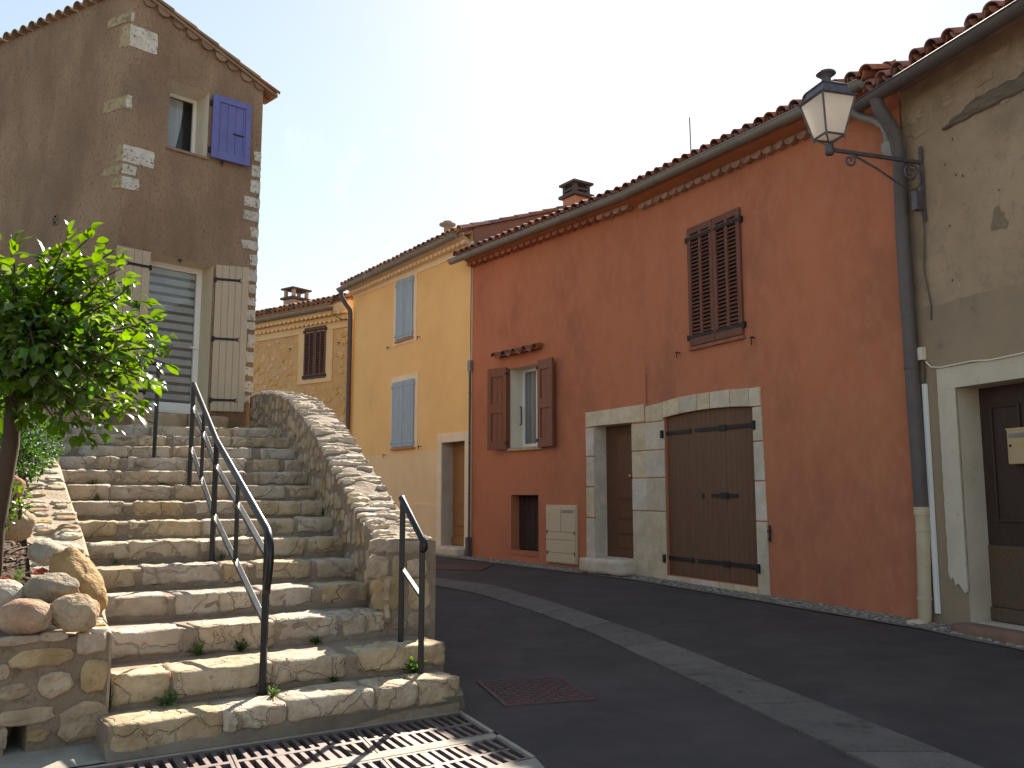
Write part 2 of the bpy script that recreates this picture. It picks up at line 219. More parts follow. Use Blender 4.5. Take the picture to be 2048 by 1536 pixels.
# ---------------------------------------------------------------- mesh building and object tree
W = {}
def thing(name, label, cat, P, group=None, kind=None):
    o = bpy.data.objects.new(name, None); COL.objects.link(o); o.empty_display_size = 0.2
    o.location = P; W[o] = Matrix.Translation(P); tag(o, label, cat, group, kind); return o
def tag(o, label=None, cat=None, group=None, kind=None):
    if label: o['label'] = label
    if cat: o['category'] = cat
    if group: o['group'] = group
    if kind: o['kind'] = kind
    return o
def place(name, mesh, parent=None, M=None):
    o = bpy.data.objects.new(name, mesh); COL.objects.link(o); M = M or Matrix.Identity(4)
    W[o] = M.copy()
    if parent is not None:
        o.parent = parent; o.matrix_basis = W[parent].inverted() @ M
    else: o.matrix_basis = M
    return o
class MB:
    def __init__(s): s.v = []; s.f = []
    def add(s, vs, fs):
        b = len(s.v); s.v += [Vector(q) for q in vs]; s.f += [tuple(i + b for i in f) for f in fs]; return s
    def box(s, M, x0, x1, y0, y1, z0, z1):
        vs = [M @ Vector((x, y, z)) for x in (x0, x1) for y in (y0, y1) for z in (z0, z1)]
        fs = [(0, 1, 3, 2), (4, 6, 7, 5), (0, 4, 5, 1), (2, 3, 7, 6), (0, 2, 6, 4), (1, 5, 7, 3)]
        if M.to_3x3().determinant() * (x1 - x0) * (y1 - y0) * (z1 - z0) < 0: fs = [f[::-1] for f in fs]
        return s.add(vs, fs)
    def fbox(s, fr, a0, a1, n0, n1, z0, z1): return s.box(fr.M, min(a0, a1), max(a0, a1), -max(n0, n1), -min(n0, n1), min(z0, z1), max(z0, z1))
    def prism(s, fr, poly, n0, n1):                      # poly in (s, z); n0 back, n1 front
        k = len(poly); ar = sum(poly[i][0] * poly[(i + 1) % k][1] - poly[(i + 1) % k][0] * poly[i][1] for i in range(k))
        if ar < 0: poly = poly[::-1]
        vs = [fr.p(a, n1, z) for a, z in poly] + [fr.p(a, n0, z) for a, z in poly]
        tris = tessellate_polygon([[Vector((a, z, 0)) for a, z in poly]])
        fs = []
        for t in tris:
            a, b, c = (poly[i] for i in t); t = tuple(t)
            if (b[0] - a[0]) * (c[1] - a[1]) - (b[1] - a[1]) * (c[0] - a[0]) < 0: t = t[::-1]
            fs.append(t); fs.append(tuple(i + k for i in t[::-1]))
        for i in range(k):
            j = (i + 1) % k; fs.append((j, i, i + k, j + k))
        return s.add(vs, fs)
    def tube(s, pts, r, seg=10, closed_ends=True, flat=None):
        pts = [Vector(p) for p in pts]; rs = r if isinstance(r, (list, tuple)) else [r] * len(pts); n = len(pts); b = len(s.v); prev = None
        for i, p in enumerate(pts):
            d = (pts[min(i + 1, n - 1)] - pts[max(i - 1, 0)]).normalized()
            if prev is None:
                ref = Vector((0, 0, 1)) if abs(d.z) < 0.9 else Vector((1, 0, 0)); prev = d.cross(ref).normalized()
            prev = (prev - d * prev.dot(d)).normalized(); q = d.cross(prev)
            for k in range(seg):
                a = 2 * math.pi * k / seg; s.v.append(p + (prev * math.cos(a) + q * math.sin(a)) * rs[i])
        for i in range(n - 1):
            for k in range(seg):
                k2 = (k + 1) % seg; s.f.append((b + i * seg + k, b + i * seg + k2, b + (i + 1) * seg + k2, b + (i + 1) * seg + k))
        if closed_ends: s.f.append(tuple(b + k for k in range(seg))[::-1]); s.f.append(tuple(b + (n - 1) * seg + k for k in range(seg)))
        return s
    def bar(s, A, B, w, h=None, up=Vector((0, 0, 1))):    # square bar from A to B
        A = Vector(A); B = Vector(B); h = h or w; d = (B - A).normalized()
        if abs(d.dot(up)) > 0.95: up = Vector((0, 1, 0))
        x = d.cross(up).normalized() * w / 2; y = x.cross(d).normalized() * h / 2
        return s.add([A - x - y, A + x - y, A + x + y, A - x + y, B - x - y, B + x - y, B + x + y, B - x + y], [(3, 2, 1, 0), (4, 5, 6, 7), (0, 1, 5, 4), (1, 2, 6, 5), (2, 3, 7, 6), (3, 0, 4, 7)])
    def lathe(s, M, prof, seg=16):
        b = len(s.v); n = len(prof)
        for r, z in prof:
            for k in range(seg):
                a = 2 * math.pi * k / seg; s.v.append(M @ Vector((r * math.cos(a), r * math.sin(a), z)))
        for i in range(n - 1):
            for k in range(seg):
                k2 = (k + 1) % seg; s.f.append((b + i * seg + k, b + i * seg + k2, b + (i + 1) * seg + k2, b + (i + 1) * seg + k))
        return s
    def mesh(s, name, m, smooth=False, origin=None):
        me = bpy.data.meshes.new(name); o = Vector(origin) if origin is not None else Vector((0, 0, 0))
        me.from_pydata([tuple(p - o) for p in s.v], [], s.f); me.materials.append(m)
        if smooth: me.polygons.foreach_set('use_smooth', [True] * len(me.polygons))
        me.update(); return me
    def build(s, name, m, parent=None, smooth=False):
        c = sum(s.v, Vector((0, 0, 0))) / len(s.v)
        return place(name, s.mesh(name, m, smooth, c), parent, Matrix.Translation(c))
def add_edge_split(o, ang=40):
    md = o.modifiers.new('smooth', 'EDGE_SPLIT'); md.split_angle = math.radians(ang); return o
def bevel(o, w=0.006, seg=2):
    md = o.modifiers.new('bevel', 'BEVEL'); md.width = w; md.segments = seg; md.limit_method = 'ANGLE'; md.angle_limit = math.radians(50); return o

def stone_verts(hx, hy, hz, r, seed, amp, nx=6, ny=3, nz=4, freq=6.0):
    idx = {}; vs = []; fs = []
    off = Vector((seed * 13.7 % 97, seed * 7.3 % 89, seed * 3.1 % 83))
    def V(i, j, k):
        if (i, j, k) in idx: return idx[(i, j, k)]
        p = Vector(((2 * i / nx - 1) * hx, (2 * j / ny - 1) * hy, (2 * k / nz - 1) * hz))
        q = Vector([max(-(h - r), min(h - r, c)) for c, h in zip(p, (hx, hy, hz))]); d = p - q
        if d.length > 1e-6: p = q + d.normalized() * r
        nv = noise.noise_vector((p + off) * freq) + 0.5 * noise.noise_vector((p + off) * freq * 2.7)
        p = p + nv * amp
        idx[(i, j, k)] = len(vs); vs.append(p); return idx[(i, j, k)]
    for j in range(ny):
        for k in range(nz):
            fs.append((V(0, j, k), V(0, j, k + 1), V(0, j + 1, k + 1), V(0, j + 1, k))); fs.append((V(nx, j, k), V(nx, j + 1, k), V(nx, j + 1, k + 1), V(nx, j, k + 1)))
    for i in range(nx):
        for k in range(nz):
            fs.append((V(i, 0, k), V(i + 1, 0, k), V(i + 1, 0, k + 1), V(i, 0, k + 1))); fs.append((V(i, ny, k), V(i, ny, k + 1), V(i + 1, ny, k + 1), V(i + 1, ny, k)))
    for i in range(nx):
        for j in range(ny):
            fs.append((V(i, j, 0), V(i, j + 1, 0), V(i + 1, j + 1, 0), V(i + 1, j, 0))); fs.append((V(i, j, nz), V(i + 1, j, nz), V(i + 1, j + 1, nz), V(i, j + 1, nz)))
    return vs, fs
def stone_obj(name, M, hx, hy, hz, m, parent, r=0.02, amp=0.01, seed=None, nx=6, ny=3, nz=4, freq=6.0, smooth=True):
    seed = seed if seed is not None else random.random() * 1000
    vs, fs = stone_verts(hx, hy, hz, min(r, hx * 0.9, hy * 0.9, hz * 0.9), seed, amp, nx, ny, nz, freq)
    b = MB().add(vs, fs); o = place(name, b.mesh(name, m, smooth), parent, M)
    return o
def rubble(P, ta, tb, nn, a, b, proud, square=2.6, k=9, var=(0.84, 1.06)):          # flat irregular stone set in a face: MB
    b_ = MB(); seed = random.random() * 100; rings = ((1.0, -0.03), (0.97, proud * 0.55), (0.80, proud), (0.35, proud * 1.08))
    rr = [random.uniform(*var) for _ in range(k)]; ph = random.uniform(0, 0.6)
    vs = []
    for sc_, h in rings:
        for i in range(k):
            t = 2 * math.pi * (i + ph) / k; c, s_ = math.cos(t), math.sin(t)
            rad = (abs(c) ** square + abs(s_) ** square) ** (-1 / square) * rr[i]
            hh = h + (random.uniform(-0.25, 0.25) * proud if h > 0 else 0)
            vs.append(P + ta * (c * rad * a * sc_) + tb * (s_ * rad * b * sc_) + nn * hh)
    fs = []
    for j in range(len(rings) - 1):
        for i in range(k):
            i2 = (i + 1) % k; fs.append((j * k + i, j * k + i2, (j + 1) * k + i2, (j + 1) * k + i))
    fs.append(tuple(3 * k + i for i in range(k)))
    if ta.cross(tb).dot(nn) < 0: fs = [f[::-1] for f in fs]
    return b_.add(vs, fs)
def wall_face(fr, outline, holes, n=0.0):
    b = MB(); loops = [outline] + holes; pts = [q for l in loops for q in l]
    tris = tessellate_polygon([[Vector((a, z, 0)) for a, z in l] for l in loops]); fs = []
    for t in tris:
        A, B, C = (pts[i] for i in t); t = tuple(t)
        if (B[0] - A[0]) * (C[1] - A[1]) - (B[1] - A[1]) * (C[0] - A[0]) < 0: t = t[::-1]
        fs.append(t)
    return b.add([fr.p(a, n, z) for a, z in pts], fs)
def rect(a0, a1, z0, z1): return [(a0, z0), (a1, z0), (a1, z1), (a0, z1)]
def reveal(fr, loop, n0, n1):                                    # inner faces of an opening
    b = MB(); k = len(loop); vs = [fr.p(a, n0, z) for a, z in loop] + [fr.p(a, n1, z) for a, z in loop]
    ar = sum(loop[i][0] * loop[(i + 1) % k][1] - loop[(i + 1) % k][0] * loop[i][1] for i in range(k))
    fs = [(i, (i + 1) % k, (i + 1) % k + k, i + k) for i in range(k)]
    return b.add(vs, fs if ar > 0 else [f[::-1] for f in fs])

# ---------------------------------------------------------------- ground, road, drain
g = MB(); g.add([(-400, -400, -2.3), (400, -400, -2.3), (400, 400, -2.3), (-400, 400, -2.3)], [(0, 1, 2, 3)])
tag(g.build('ground', mat('far_ground', (0.12, 0.10, 0.075), (0.08, 0.09, 0.05), 0.1, bump=0)), kind='structure')
G0 = Vector((-0.34, 6.13, 0)); GE = Vector((0.787, 0.617, 0)); GT = Vector((0.43, -0.903, 0))
def gp(a, b, dz=0.0):
    p = G0 + GE * a + GT * b; return Vector((p.x, p.y, gz(p.x, p.y) + dz))
AS = [-45, -30, -20, -14, -10, -8, -6, -5, -4, -3.2, -2.8, -2.4, -2, -1.6, -1.2, -0.8, -0.4, 0, 0.4, 0.8, 1.2, 1.6, 2, 2.5, 3, 3.5, 4, 5, 6, 7, 8, 10, 14, 20, 30, 45]
BS = [-45, -30, -24, -20, -16, -13, -11, -9, -8, -7, -6, -5, -4, -3, -2.5, -2, -1.5, -1, -0.5, 0, 0.57, 1.13, 1.6, 2.2, 3, 4, 5, 6, 8, 12, 20]
rd = MB(); idx = {}
for i, a in enumerate(AS):
    for j, b in enumerate(BS): idx[(i, j)] = len(rd.v); rd.v.append(gp(a, b, 0.006 * noise.noise((a * 0.9, b * 0.9, 3)) if abs(a) < 12 and not (-3.3 < a < 0.1 and -0.1 < b < 1.2) else 0))
for i in range(len(AS) - 1):
    for j in range(len(BS) - 1):
        if -3.2 <= AS[i] < 0 and 0 <= BS[j] < 1.13: continue
        rd.f.append((idx[(i, j)], idx[(i, j + 1)], idx[(i + 1, j + 1)], idx[(i + 1, j)]))
tag(rd.build('road', ASPHALT, smooth=True), kind='structure')
pit = MB(); c4 = [(-3.2, 0), (0, 0), (0, 1.13), (-3.2, 1.13)]
tp = [gp(a, b, 0) for a, b in c4]; bt = [gp(a, b, -0.45) for a, b in c4]
pit.add(tp + bt, [(0, 1, 5, 4), (1, 2, 6, 5), (2, 3, 7, 6), (3, 0, 4, 7), (4, 5, 6, 7)])
tag(pit.build('drain_pit', mat('pit', (0.035, 0.03, 0.027), None, 4, bump=0.3)), kind='structure')
def GM(a, b, dz=0.0):
    o = gp(a, b, dz); x = (gp(a + 0.1, b) - gp(a - 0.1, b)).normalized(); y = (gp(a, b + 0.1) - gp(a, b - 0.1)).normalized(); z = y.cross(x).normalized() * -1
    z = x.cross(y).normalized(); z = z if z.z > 0 else -z
    return Matrix(((x.x, y.x, z.x, o.x), (x.y, y.y, z.y, o.y), (x.z, y.z, z.z, o.z), (0, 0, 0, 1)))
def gbar(a0, a1, b0, b1, h=0.035, dz=0.004):
    a, b = (a0 + a1) / 2, (b0 + b1) / 2
    return MB().box(GM(a, b, dz), a0 - a, a1 - a, b0 - b, b1 - b, -h, 0)
fr_ = MB()
for a0, a1, b0, b1 in ((-3.2, 0.0, 0.0, 0.03), (-3.2, 0.0, 0.535, 0.615), (-3.2, 0.0, 1.10, 1.13), (-0.03, 0.0, 0.032, 0.533), (-0.03, 0.0, 0.617, 1.098)):
    q = gbar(a0, a1, b0, b1, 0.08, 0.006); fr_.add(q.v, q.f)
bevel(tag(fr_.build('drain_frame', GRFRAME), kind='structure'), 0.005)
BARM = MB().box(Matrix.Identity(4), -0.0125, 0.0125, -0.105, 0.105, -0.03, 0).mesh('bar', CAST)
BARM2 = MB().box(Matrix.Identity(4), -0.024, 0.024, -0.105, 0.105, -0.03, 0).mesh('bar', CAST)
names = iter(('right end, row against the bottom step', 'second from the right, row against the bottom step', 'third from the right, row against the bottom step', 'fourth from the right, row against the bottom step',
              'right end, row nearest the viewer', 'second from the right, row nearest the viewer', 'third from the right, row nearest the viewer', 'fourth from the right, row nearest the viewer'))
for b0, b1 in ((0.033, 0.532), (0.618, 1.097)):
    for k in range(4):
        a1 = -0.032 - k * 0.79; a0 = a1 - 0.785
        t = thing('drain_grate', 'slotted iron drain grate, ' + next(names), 'drain grate', gp((a0 + a1) / 2, (b0 + b1) / 2, -0.03), 'drain grates at the foot of the steps')
        f = MB(); bm = (b0 + b1) / 2
        for q in (gbar(a0, a1, b0, b0 + 0.025), gbar(a0, a1, b1 - 0.025, b1), gbar(a0, a1, bm - 0.018, bm + 0.018), gbar(a0, a0 + 0.022, b0 + 0.0255, b1 - 0.0255, dz=0.003), gbar(a1 - 0.022, a1, b0 + 0.0255, b1 - 0.0255, dz=0.003)): f.add(q.v, q.f)
        bevel(f.build('grate_frame', CAST, t), 0.003)
        nb = 12
        for i in range(1, nb):
            a = a0 + 0.011 + (a1 - a0 - 0.022) * i / nb
            for s_ in (-1, 1):
                o = place('bar', BARM2 if i in (4, 8) else BARM, t, GM(a, bm + s_ * (b1 - b0) / 4, 0.002 + random.uniform(-0.001, 0.001)))
# apron beside the drain and in front of the planter
ap = MB(); ap.add([gp(-6, -2.2, 0.012), gp(-3.25, -2.2, 0.012), gp(-3.25, 1.2, 0.012), gp(-6, 1.2, 0.012)], [(0, 3, 2, 1)])
ap.add([gp(-3.25, 1.135, 0.010), gp(-0.02, 1.135, 0.010), gp(-0.10, 1.5, 0.010), gp(-3.25, 1.5, 0.010)], [(0, 3, 2, 1)])
ap.add([gp(-3.25, -1.0, 0.011), gp(-2.1, -1.0, 0.011), gp(-2.1, -0.002, 0.011), gp(-3.25, -0.002, 0.011)], [(0, 3, 2, 1)])
tag(ap.build('concrete_apron', PALECONC), kind='structure')

# concrete band that curves through the road
up_ = [(560, 1148), (700, 1146), (800, 1149), (870, 1156), (990, 1172), (1100, 1204), (1200, 1238), (1300, 1273), (1400, 1312), (1600, 1393), (1760, 1455), (1960, 1536), (2300, 1675)]
lo_ = [(545, 1158), (690, 1157), (790, 1162), (860, 1171), (955, 1188), (1070, 1225), (1180, 1266), (1290, 1318), (1400, 1370), (1550, 1444), (1750, 1536), (2000, 1655)]
def resample(pts, n):
    L_ = [0]
    for a, b in zip(pts, pts[1:]): L_.append(L_[-1] + (b - a).length)
    out = []
    for i in range(n):
        d = L_[-1] * i / (n - 1); k = max(j for j in range(len(L_) - 1) if L_[j] <= d + 1e-9); f = (d - L_[k]) / (L_[k + 1] - L_[k]); out.append(pts[k].lerp(pts[k + 1], f))
    return out
UPp = resample([at_ground(*q) for q in up_], 85); LOp = resample([at_ground(*q) for q in lo_], 85)
def smooth(ps):
    for _ in range(4): ps = [ps[0]] + [(ps[i - 1] + ps[i] * 2 + ps[i + 1]) / 4 for i in range(1, len(ps) - 1)] + [ps[-1]]
    return ps
UPp = smooth(UPp); LOp = smooth(LOp)
band = bpy.data.objects.new('concrete_band', None); COL.objects.link(band); W[band] = Matrix.Identity(4); tag(band, kind='structure')
for i0 in range(0, 84, 7):
    b = MB(); m = 7; rows = []
    for i in range(i0, i0 + m + 1):
        A, B = UPp[i].copy(), LOp[i].copy(); d = (UPp[min(i + 1, 84)] - UPp[max(i - 1, 0)]).normalized()
        sh = d * (0.006 if i == i0 else -0.006 if i == i0 + m else 0); A += sh; B += sh
        A.z = gz(A.x, A.y) + 0.012; B.z = gz(B.x, B.y) + 0.016
        rows.append((A - Vector((0, 0, 0.1)), A, A.lerp(B, 0.5), B, B - Vector((0, 0, 0.1))))
    for r in rows: b.v += r
    for i in range(m):
        for k in range(4): b.f.append((i * 5 + k, (i + 1) * 5 + k, (i + 1) * 5 + k + 1, i * 5 + k + 1))
    b.f.append((0, 1, 2, 3, 4)); b.f.append(tuple(m * 5 + k for k in (4, 3, 2, 1, 0)))
    b.build('slab', CONC, band)
# unseen pale paving under and behind the viewer, added to bounce warm light
pv = MB(); q = [Vector((x, y, gz(x, y) + 0.012)) for x, y in ((-30, -30), (30, -30), (30, 3.9), (-0.5, 3.9), (-30, 3.9))]; pv.add(q, [(0, 1, 2, 3, 4)])
tag(pv.build('bounce_paving', mat('pale_bounce_paving', (0.55, 0.45, 0.335), (0.46, 0.37, 0.27), 2, rough=0.9, bump=0.3)), kind='structure')
# manhole plates
def plate(pix, label, name='manhole_cover', rib=True):
    P = [at_ground(*q) for q in pix]; c = sum(P, Vector()) / 4; t = thing(name, label, 'manhole cover', c + Vector((0, 0, -0.02)))
    b = MB(); 
    def ring(s0, s1, z0, z1, bb):
        o = [c + (p - c) * s0 + Vector((0, 0, z0)) for p in P] + [c + (p - c) * s1 + Vector((0, 0, z1)) for p in P]
        bb.add(o, [(i, (i + 1) % 4, (i + 1) % 4 + 4, i + 4) for i in range(4)])
    ring(1.05, 1.05, -0.02, 0.012, b); ring(1.05, 0.985, 0.012, 0.012, b); ring(0.985, 0.985, 0.012, 0.004, b)
    b.build('frame', COVER, t)
    b = MB(); b.add([c + (p - c) * 0.98 + Vector((0, 0, 0.009)) for p in P], [(0, 1, 2, 3)]); b.build('lid', COVER, t)
    if rib:
        r = MB(); n = 13; nrm = Vector((0, 0, 1))
        for i in range(n):
            for j in range(n):
                f, h = (i + 0.5) / n, (j + 0.5) / n
                q = P[0].lerp(P[1], f).lerp(P[3].lerp(P[2], f), h); q = c + (q - c) * 0.95; e1 = (P[1] - P[0]).normalized(); e2 = (P[3] - P[0]).normalized()
                d = (e1 + e2) if (i + j) % 2 else (e1 - e2); d.normalize()
                r.bar(q - d * 0.022 + nrm * 0.011, q + d * 0.022 + nrm * 0.011, 0.012, 0.005)
        r.build('tread_pattern', COVER, t)
plate([(958, 1366), (1118, 1356), (1188, 1400), (1012, 1413)], 'reddish square iron manhole cover in the asphalt right of the steps')
plate([(872, 1128), (985, 1130), (960, 1142), (866, 1139)], 'dark flat iron cover in the road before the yellow house door', rib=False)

# ---------------------------------------------------------------- plan of the house fronts
Rg = plan(1512, 11.3); dR = ddir(-26.3)
B_ = on_line(1295, Rg, dR); A_ = on_line(943, B_, ddir(-35.5)); C_ = Rg - dR * 2.46
Yl = on_line(699, A_, ddir(-34.0))
RL = Fr(A_, B_); RR = Fr(B_, C_); YE = Fr(Yl, A_)
Sp = plan(697, 23.3); dS = ddir(-53.0); SH = Fr(on_line(505, Sp, dS) + dS * 3.0, Sp)
GR = Fr(C_ + Vector((0.02, -0.01, 0)), C_ + ddir(161.8) * 7)
HC = plan(207, 11.9); HR = on_line(497, HC, ddir(44.6)); LF = Fr(HC, HR); LS = Fr(HC + ddir(-60.7) * 7, HC)

# cobbled edging along the wall foot
cs = MB(); ms_ = MB(); path = [YE.p(-2, 0, 0), A_, B_, C_, GR.p(6.5, 0, 0)]; frs = [YE, RL, RR, GR]
for fr, s0, s1 in ((YE, -1.0, YE.len), (RL, 0, RL.len), (RR, 0, RR.len), (GR, 0, 6.5)):
    n = max(2, int((s1 - s0) / 0.4)); q = []
    for i in range(n + 1):
        a = s0 + (s1 - s0) * i / n
        for w_ in (0.0, 0.32 + 0.05 * noise.noise((a * 2, fr.P.x, 1))):
            P = fr.p(a, w_, 0); P.z = gz(P.x, P.y) + (0.035 if w_ == 0 else 0.011); q.append(P)
    ms_.add(q, [(2 * i, 2 * i + 1, 2 * i + 3, 2 * i + 2) for i in range(n)])
    a = s0
    while a < s1:
        w_ = 0.03
        while w_ < 0.28:
            P = fr.p(a + random.uniform(-0.02, 0.02), w_ + random.uniform(-0.015, 0.015), 0); P.z = gz(P.x, P.y) + 0.030 - 0.06 * w_
            r = rubble(P, fr.x, fr.n, Vector((0, 0, 1)), random.uniform(0.03, 0.055), random.uniform(0.022, 0.035), random.uniform(0.006, 0.016), k=6); cs.add(r.v, r.f)
            w_ += 0.068
        a += 0.105
tag(ms_.build('edging_mortar', mat('edging', (0.19, 0.16, 0.135), (0.13, 0.11, 0.093), 8, bump=0.6, bscale=60)), kind='structure')
tag(cs.build('cobble_edging', mat('cobble', (0.27, 0.235, 0.20), (0.18, 0.155, 0.13), 14, (0.35, 0.65), bump=0.6, mottle=(0.36, 0.32, 0.275), mottle_scale=10)), 'small grey cobbles set along the foot of the house walls', 'cobbles', kind='stuff')

# ---------------------------------------------------------------- stone staircase
def step_z(n): return {0: -1.40, 1: -1.215, 2: -1.05}.get(n, (n - 8.5) * 0.16)
def step_R(n):
    return {1: Vector((-0.35, 6.08, 0)), 2: Vector((-0.48, 6.39, 0))}.get(n, Vector((-0.98 - 0.196 * (n - 3), 6.70 + 0.476 * (n - 3), 0)))
SLU = {1: 219, 2: 224, 3: 212, 4: 203, 5: 185, 6: 171, 7: 156, 8: 142, 9: 131, 10: 122, 11: 112, 12: 100, 13: 90, 14: 80}
def step_L(n):
    r = step_R(n); z = step_z(n); e = ddir(54 + (n - 1) * 1.4); k = (SLU[n] - 1024) / F
    t = (r.x - k * (r.y * CP + z * SP)) / (e.x - k * e.y * CP); return r - e * t
stair = thing('stone_staircase', 'wide flight of worn pale limestone steps climbing to the beige house door', 'staircase', Vector((-1.3, 5.4, gz(-1.3, 5.4))))
SF = {}
for n in range(1, 15):
    l, r = step_L(n), step_R(n); fr = Fr(l, r); SF[n] = fr; z = step_z(n); z0 = step_z(n - 1)
    a0, a1 = (-0.05 if n > 2 else 0.0), fr.len + (0.05 if n > 2 else 0.0)
    core = MB(); m = 24; q = []
    rows = ((0.0, z0 - 0.12, 0), (0.0, z - 0.03, 0), (-0.02, z - 0.014, 1), (-0.30, z - 0.010, 1), (-0.62, z - 0.012, 0), (-0.62, z0 - 0.12, 0))
    for i in range(m + 1):
        a = a0 + (a1 - a0) * i / m
        for n_, zz, k in rows:
            nn = noise.noise((a * 4, n_ * 4 + n, zz * 3)); q.append(fr.p(a, n_ - 0.008 + 0.010 * nn, zz + 0.008 * nn * k))
    k = len(rows); fs = [(i * k + j, i * k + j + 1, (i + 1) * k + j + 1, (i + 1) * k + j)[::-1] for i in range(m) for j in range(k - 1)] + [tuple(range(k)), tuple(m * k + j for j in range(k))[::-1]]
    so = core.add(q, fs).build('step', MORTAR, stair, smooth=False)
    a = a0 + 0.01
    while a < a1 - 0.1:
        w_ = random.choice((random.uniform(0.16, 0.30), random.uniform(0.3, 0.52), random.uniform(0.36, 0.58)))
        w_ *= 1.25 if n in (1, 2) else 1.15
        if a + w_ > a1 - 0.14: w_ = a1 - a - 0.005
        h = z - z0 - random.uniform(0.0, 0.025); dp = random.uniform(0.26, 0.40)
        if n == 1: h = random.uniform(0.125, 0.16)
        out = random.uniform(-0.006, 0.014) + (0.012 if n < 3 else 0)
        M = fr.M @ Matrix.Translation((a + w_ / 2, dp / 2 - out, z - h / 2 + random.uniform(-0.006, 0.006))) @ Matrix.Rotation(random.uniform(-0.02, 0.02), 4, 'Z') @ Matrix.Rotation(random.uniform(-0.012, 0.012), 4, 'Y')
        nx = max(5, int(w_ / 0.035))
        stone_obj('stone', M, w_ / 2, dp / 2, h / 2, STEP, so, r=random.uniform(0.010, 0.030), amp=random.uniform(0.010, 0.019), nx=nx, ny=7, nz=6, freq=random.uniform(6, 13))
        a += w_ + random.choice((-0.004, 0.004, 0.012, 0.03, 0.05, 0.085))
# footing under the bottom step, down to the drain
ft = MB(); fr = SF[1]; m = 30; q = []
for i in range(m + 1):
    a = -0.02 + (fr.len + 0.04) * i / m; nn = noise.noise((a * 3, 5, 1)); P0 = fr.p(a, -0.02, -1.30 + 0.012 * nn); P1 = fr.p(a, 0.012 + 0.01 * nn, -1.345 + 0.01 * nn)
    k = -3.2 + 3.2 * 0
    Pb = gp(-2.24 + 2.27 * i / m, -0.004, 0.010); q += [P0, P1, Pb, Pb - Vector((0, 0, 0.15))]
ft.add(q, [(i * 4 + j, (i + 1) * 4 + j, (i + 1) * 4 + j + 1, i * 4 + j + 1)[::-1] for i in range(m) for j in range(3)] + [(0, 1, 2, 3), tuple(m * 4 + j for j in (3, 2, 1, 0))])
ft.build('footing', mat('footing_concrete', (0.22, 0.18, 0.14), (0.16, 0.13, 0.10), 5, bump=0.6, bscale=50, stain=(0.30, 0.26, 0.21), stain_scale=3), stair)
# landing at the top
ld = MB(); pts = [step_L(14) + Vector((0, 0.25, 0)), step_R(14) + Vector((-0.1, 0.25, 0)), HR + Vector((0.5, 0.1, 0)), HR, HC, HC + ddir(-60.7) * 3]
k = len(pts); ld.add([p + Vector((0, 0, 0.868)) for p in pts] + [p + Vector((0, 0, 0.3)) for p in pts], [tuple(range(k))] + [(j, (j + 1) % k, (j + 1) % k + k, j + k)[::-1] for j in range(k)])
ld.build('landing', MORTAR, stair)

# ---------------------------------------------------------------- parapet on the right of the steps
PI = Vector((-0.98, 6.70, 0)); PD = Vector((-0.196, 0.476, 0)); plen = PD.length; PDn = PD.normalized(); PO = Vector((PDn.y, -PDn.x, 0))
PI = PI + PO * 0.03
inner = [(739, 1078), (726, 1041), (703, 1012), (688, 978), (659, 928), (640, 887), (626, 862), (609, 837), (592, 814), (575, 799), (560, 791), (542, 786), (525, 786), (511, 789), (492, 796)]
TBEND = 5.3; PQ = PI + PDn * TBEND; HT = HR + LF.n * 0.03 - LF.x * 0.06; D2 = (HT - PQ); T1 = TBEND + D2.length - 0.02; D2.normalize(); PO2 = Vector((D2.y, -D2.x, 0))
def pp(t): return PI + PDn * t if t <= TBEND else PQ + D2 * (t - TBEND)
def pdir(t):
    f = max(0.0, min(1.0, (t - TBEND + 0.25) / 0.5)); return (PDn * (1 - f) + D2 * f).normalized()
def po(t):
    d = pdir(t); return Vector((d.y, -d.x, 0))
prof = []
for u, v in inner:
    r = ray(u, v); k = r.x / r.y; t = (PI.x - k * PI.y) / (k * PDn.y - PDn.x)
    if t > TBEND: t = TBEND + (PQ.x - k * PQ.y) / (k * D2.y - D2.x)
    Y = pp(t).y; prof.append((t, r.z / r.y * Y))
prof = sorted(prof)
def ptop(t):
    if t <= prof[0][0]: return prof[0][1]
    for (a, za), (b, zb) in zip(prof, prof[1:]):
        if t <= b: return za + (zb - za) * (t - a) / (b - a)
    return prof[-1][1]
T0 = 0.02; PW = 0.40
def pst(t): return sum(ptop(t + d) for d in (-0.3, -0.15, 0, 0.15, 0.3)) / 5 if t > 0.4 else ptop(0.05 + t * 0.6)
par = thing('parapet_wall', 'low rubble stone parapet with rounded top sloping down the right of the steps', 'parapet wall', PI + PO * 0.2 + Vector((0, 0, gz(-0.8, 6.9))))
b = MB(); m = 84; q = []; NV, NA = 8, 7
for i in range(m + 1):
    t = T0 + (T1 - T0) * i / m; zt = pst(t); base = pp(t); o_ = po(t)
    for j in range(NV + 1):
        z = -1.5 + (zt + 1.5) * j / NV; d = 0.012 * noise.noise((t * 5, z * 5, 2)); q.append(base - o_ * d + Vector((0, 0, z)))
    for j in range(1, NA):
        f = j / NA; q.append(base + o_ * PW * f + Vector((0, 0, zt + 0.025 * math.sin(math.pi * f) + 0.014 * noise.noise((t * 7, f * 3, 5)))))
    for j in range(NV + 1):
        z = zt + (-1.5 - zt) * j / NV; q.append(base + o_ * PW + Vector((0, 0, z)))
k = 2 * (NV + 1) + NA - 1
b.add(q, [(i * k + j, (i + 1) * k + j, (i + 1) * k + j + 1, i * k + j + 1)[::-1] for i in range(m) for j in range(k - 1)] + [tuple(range(k)), tuple(m * k + j for j in range(k))[::-1]])
b.build('core', GREYMORT, par, smooth=False)
t = T0 + 0.09
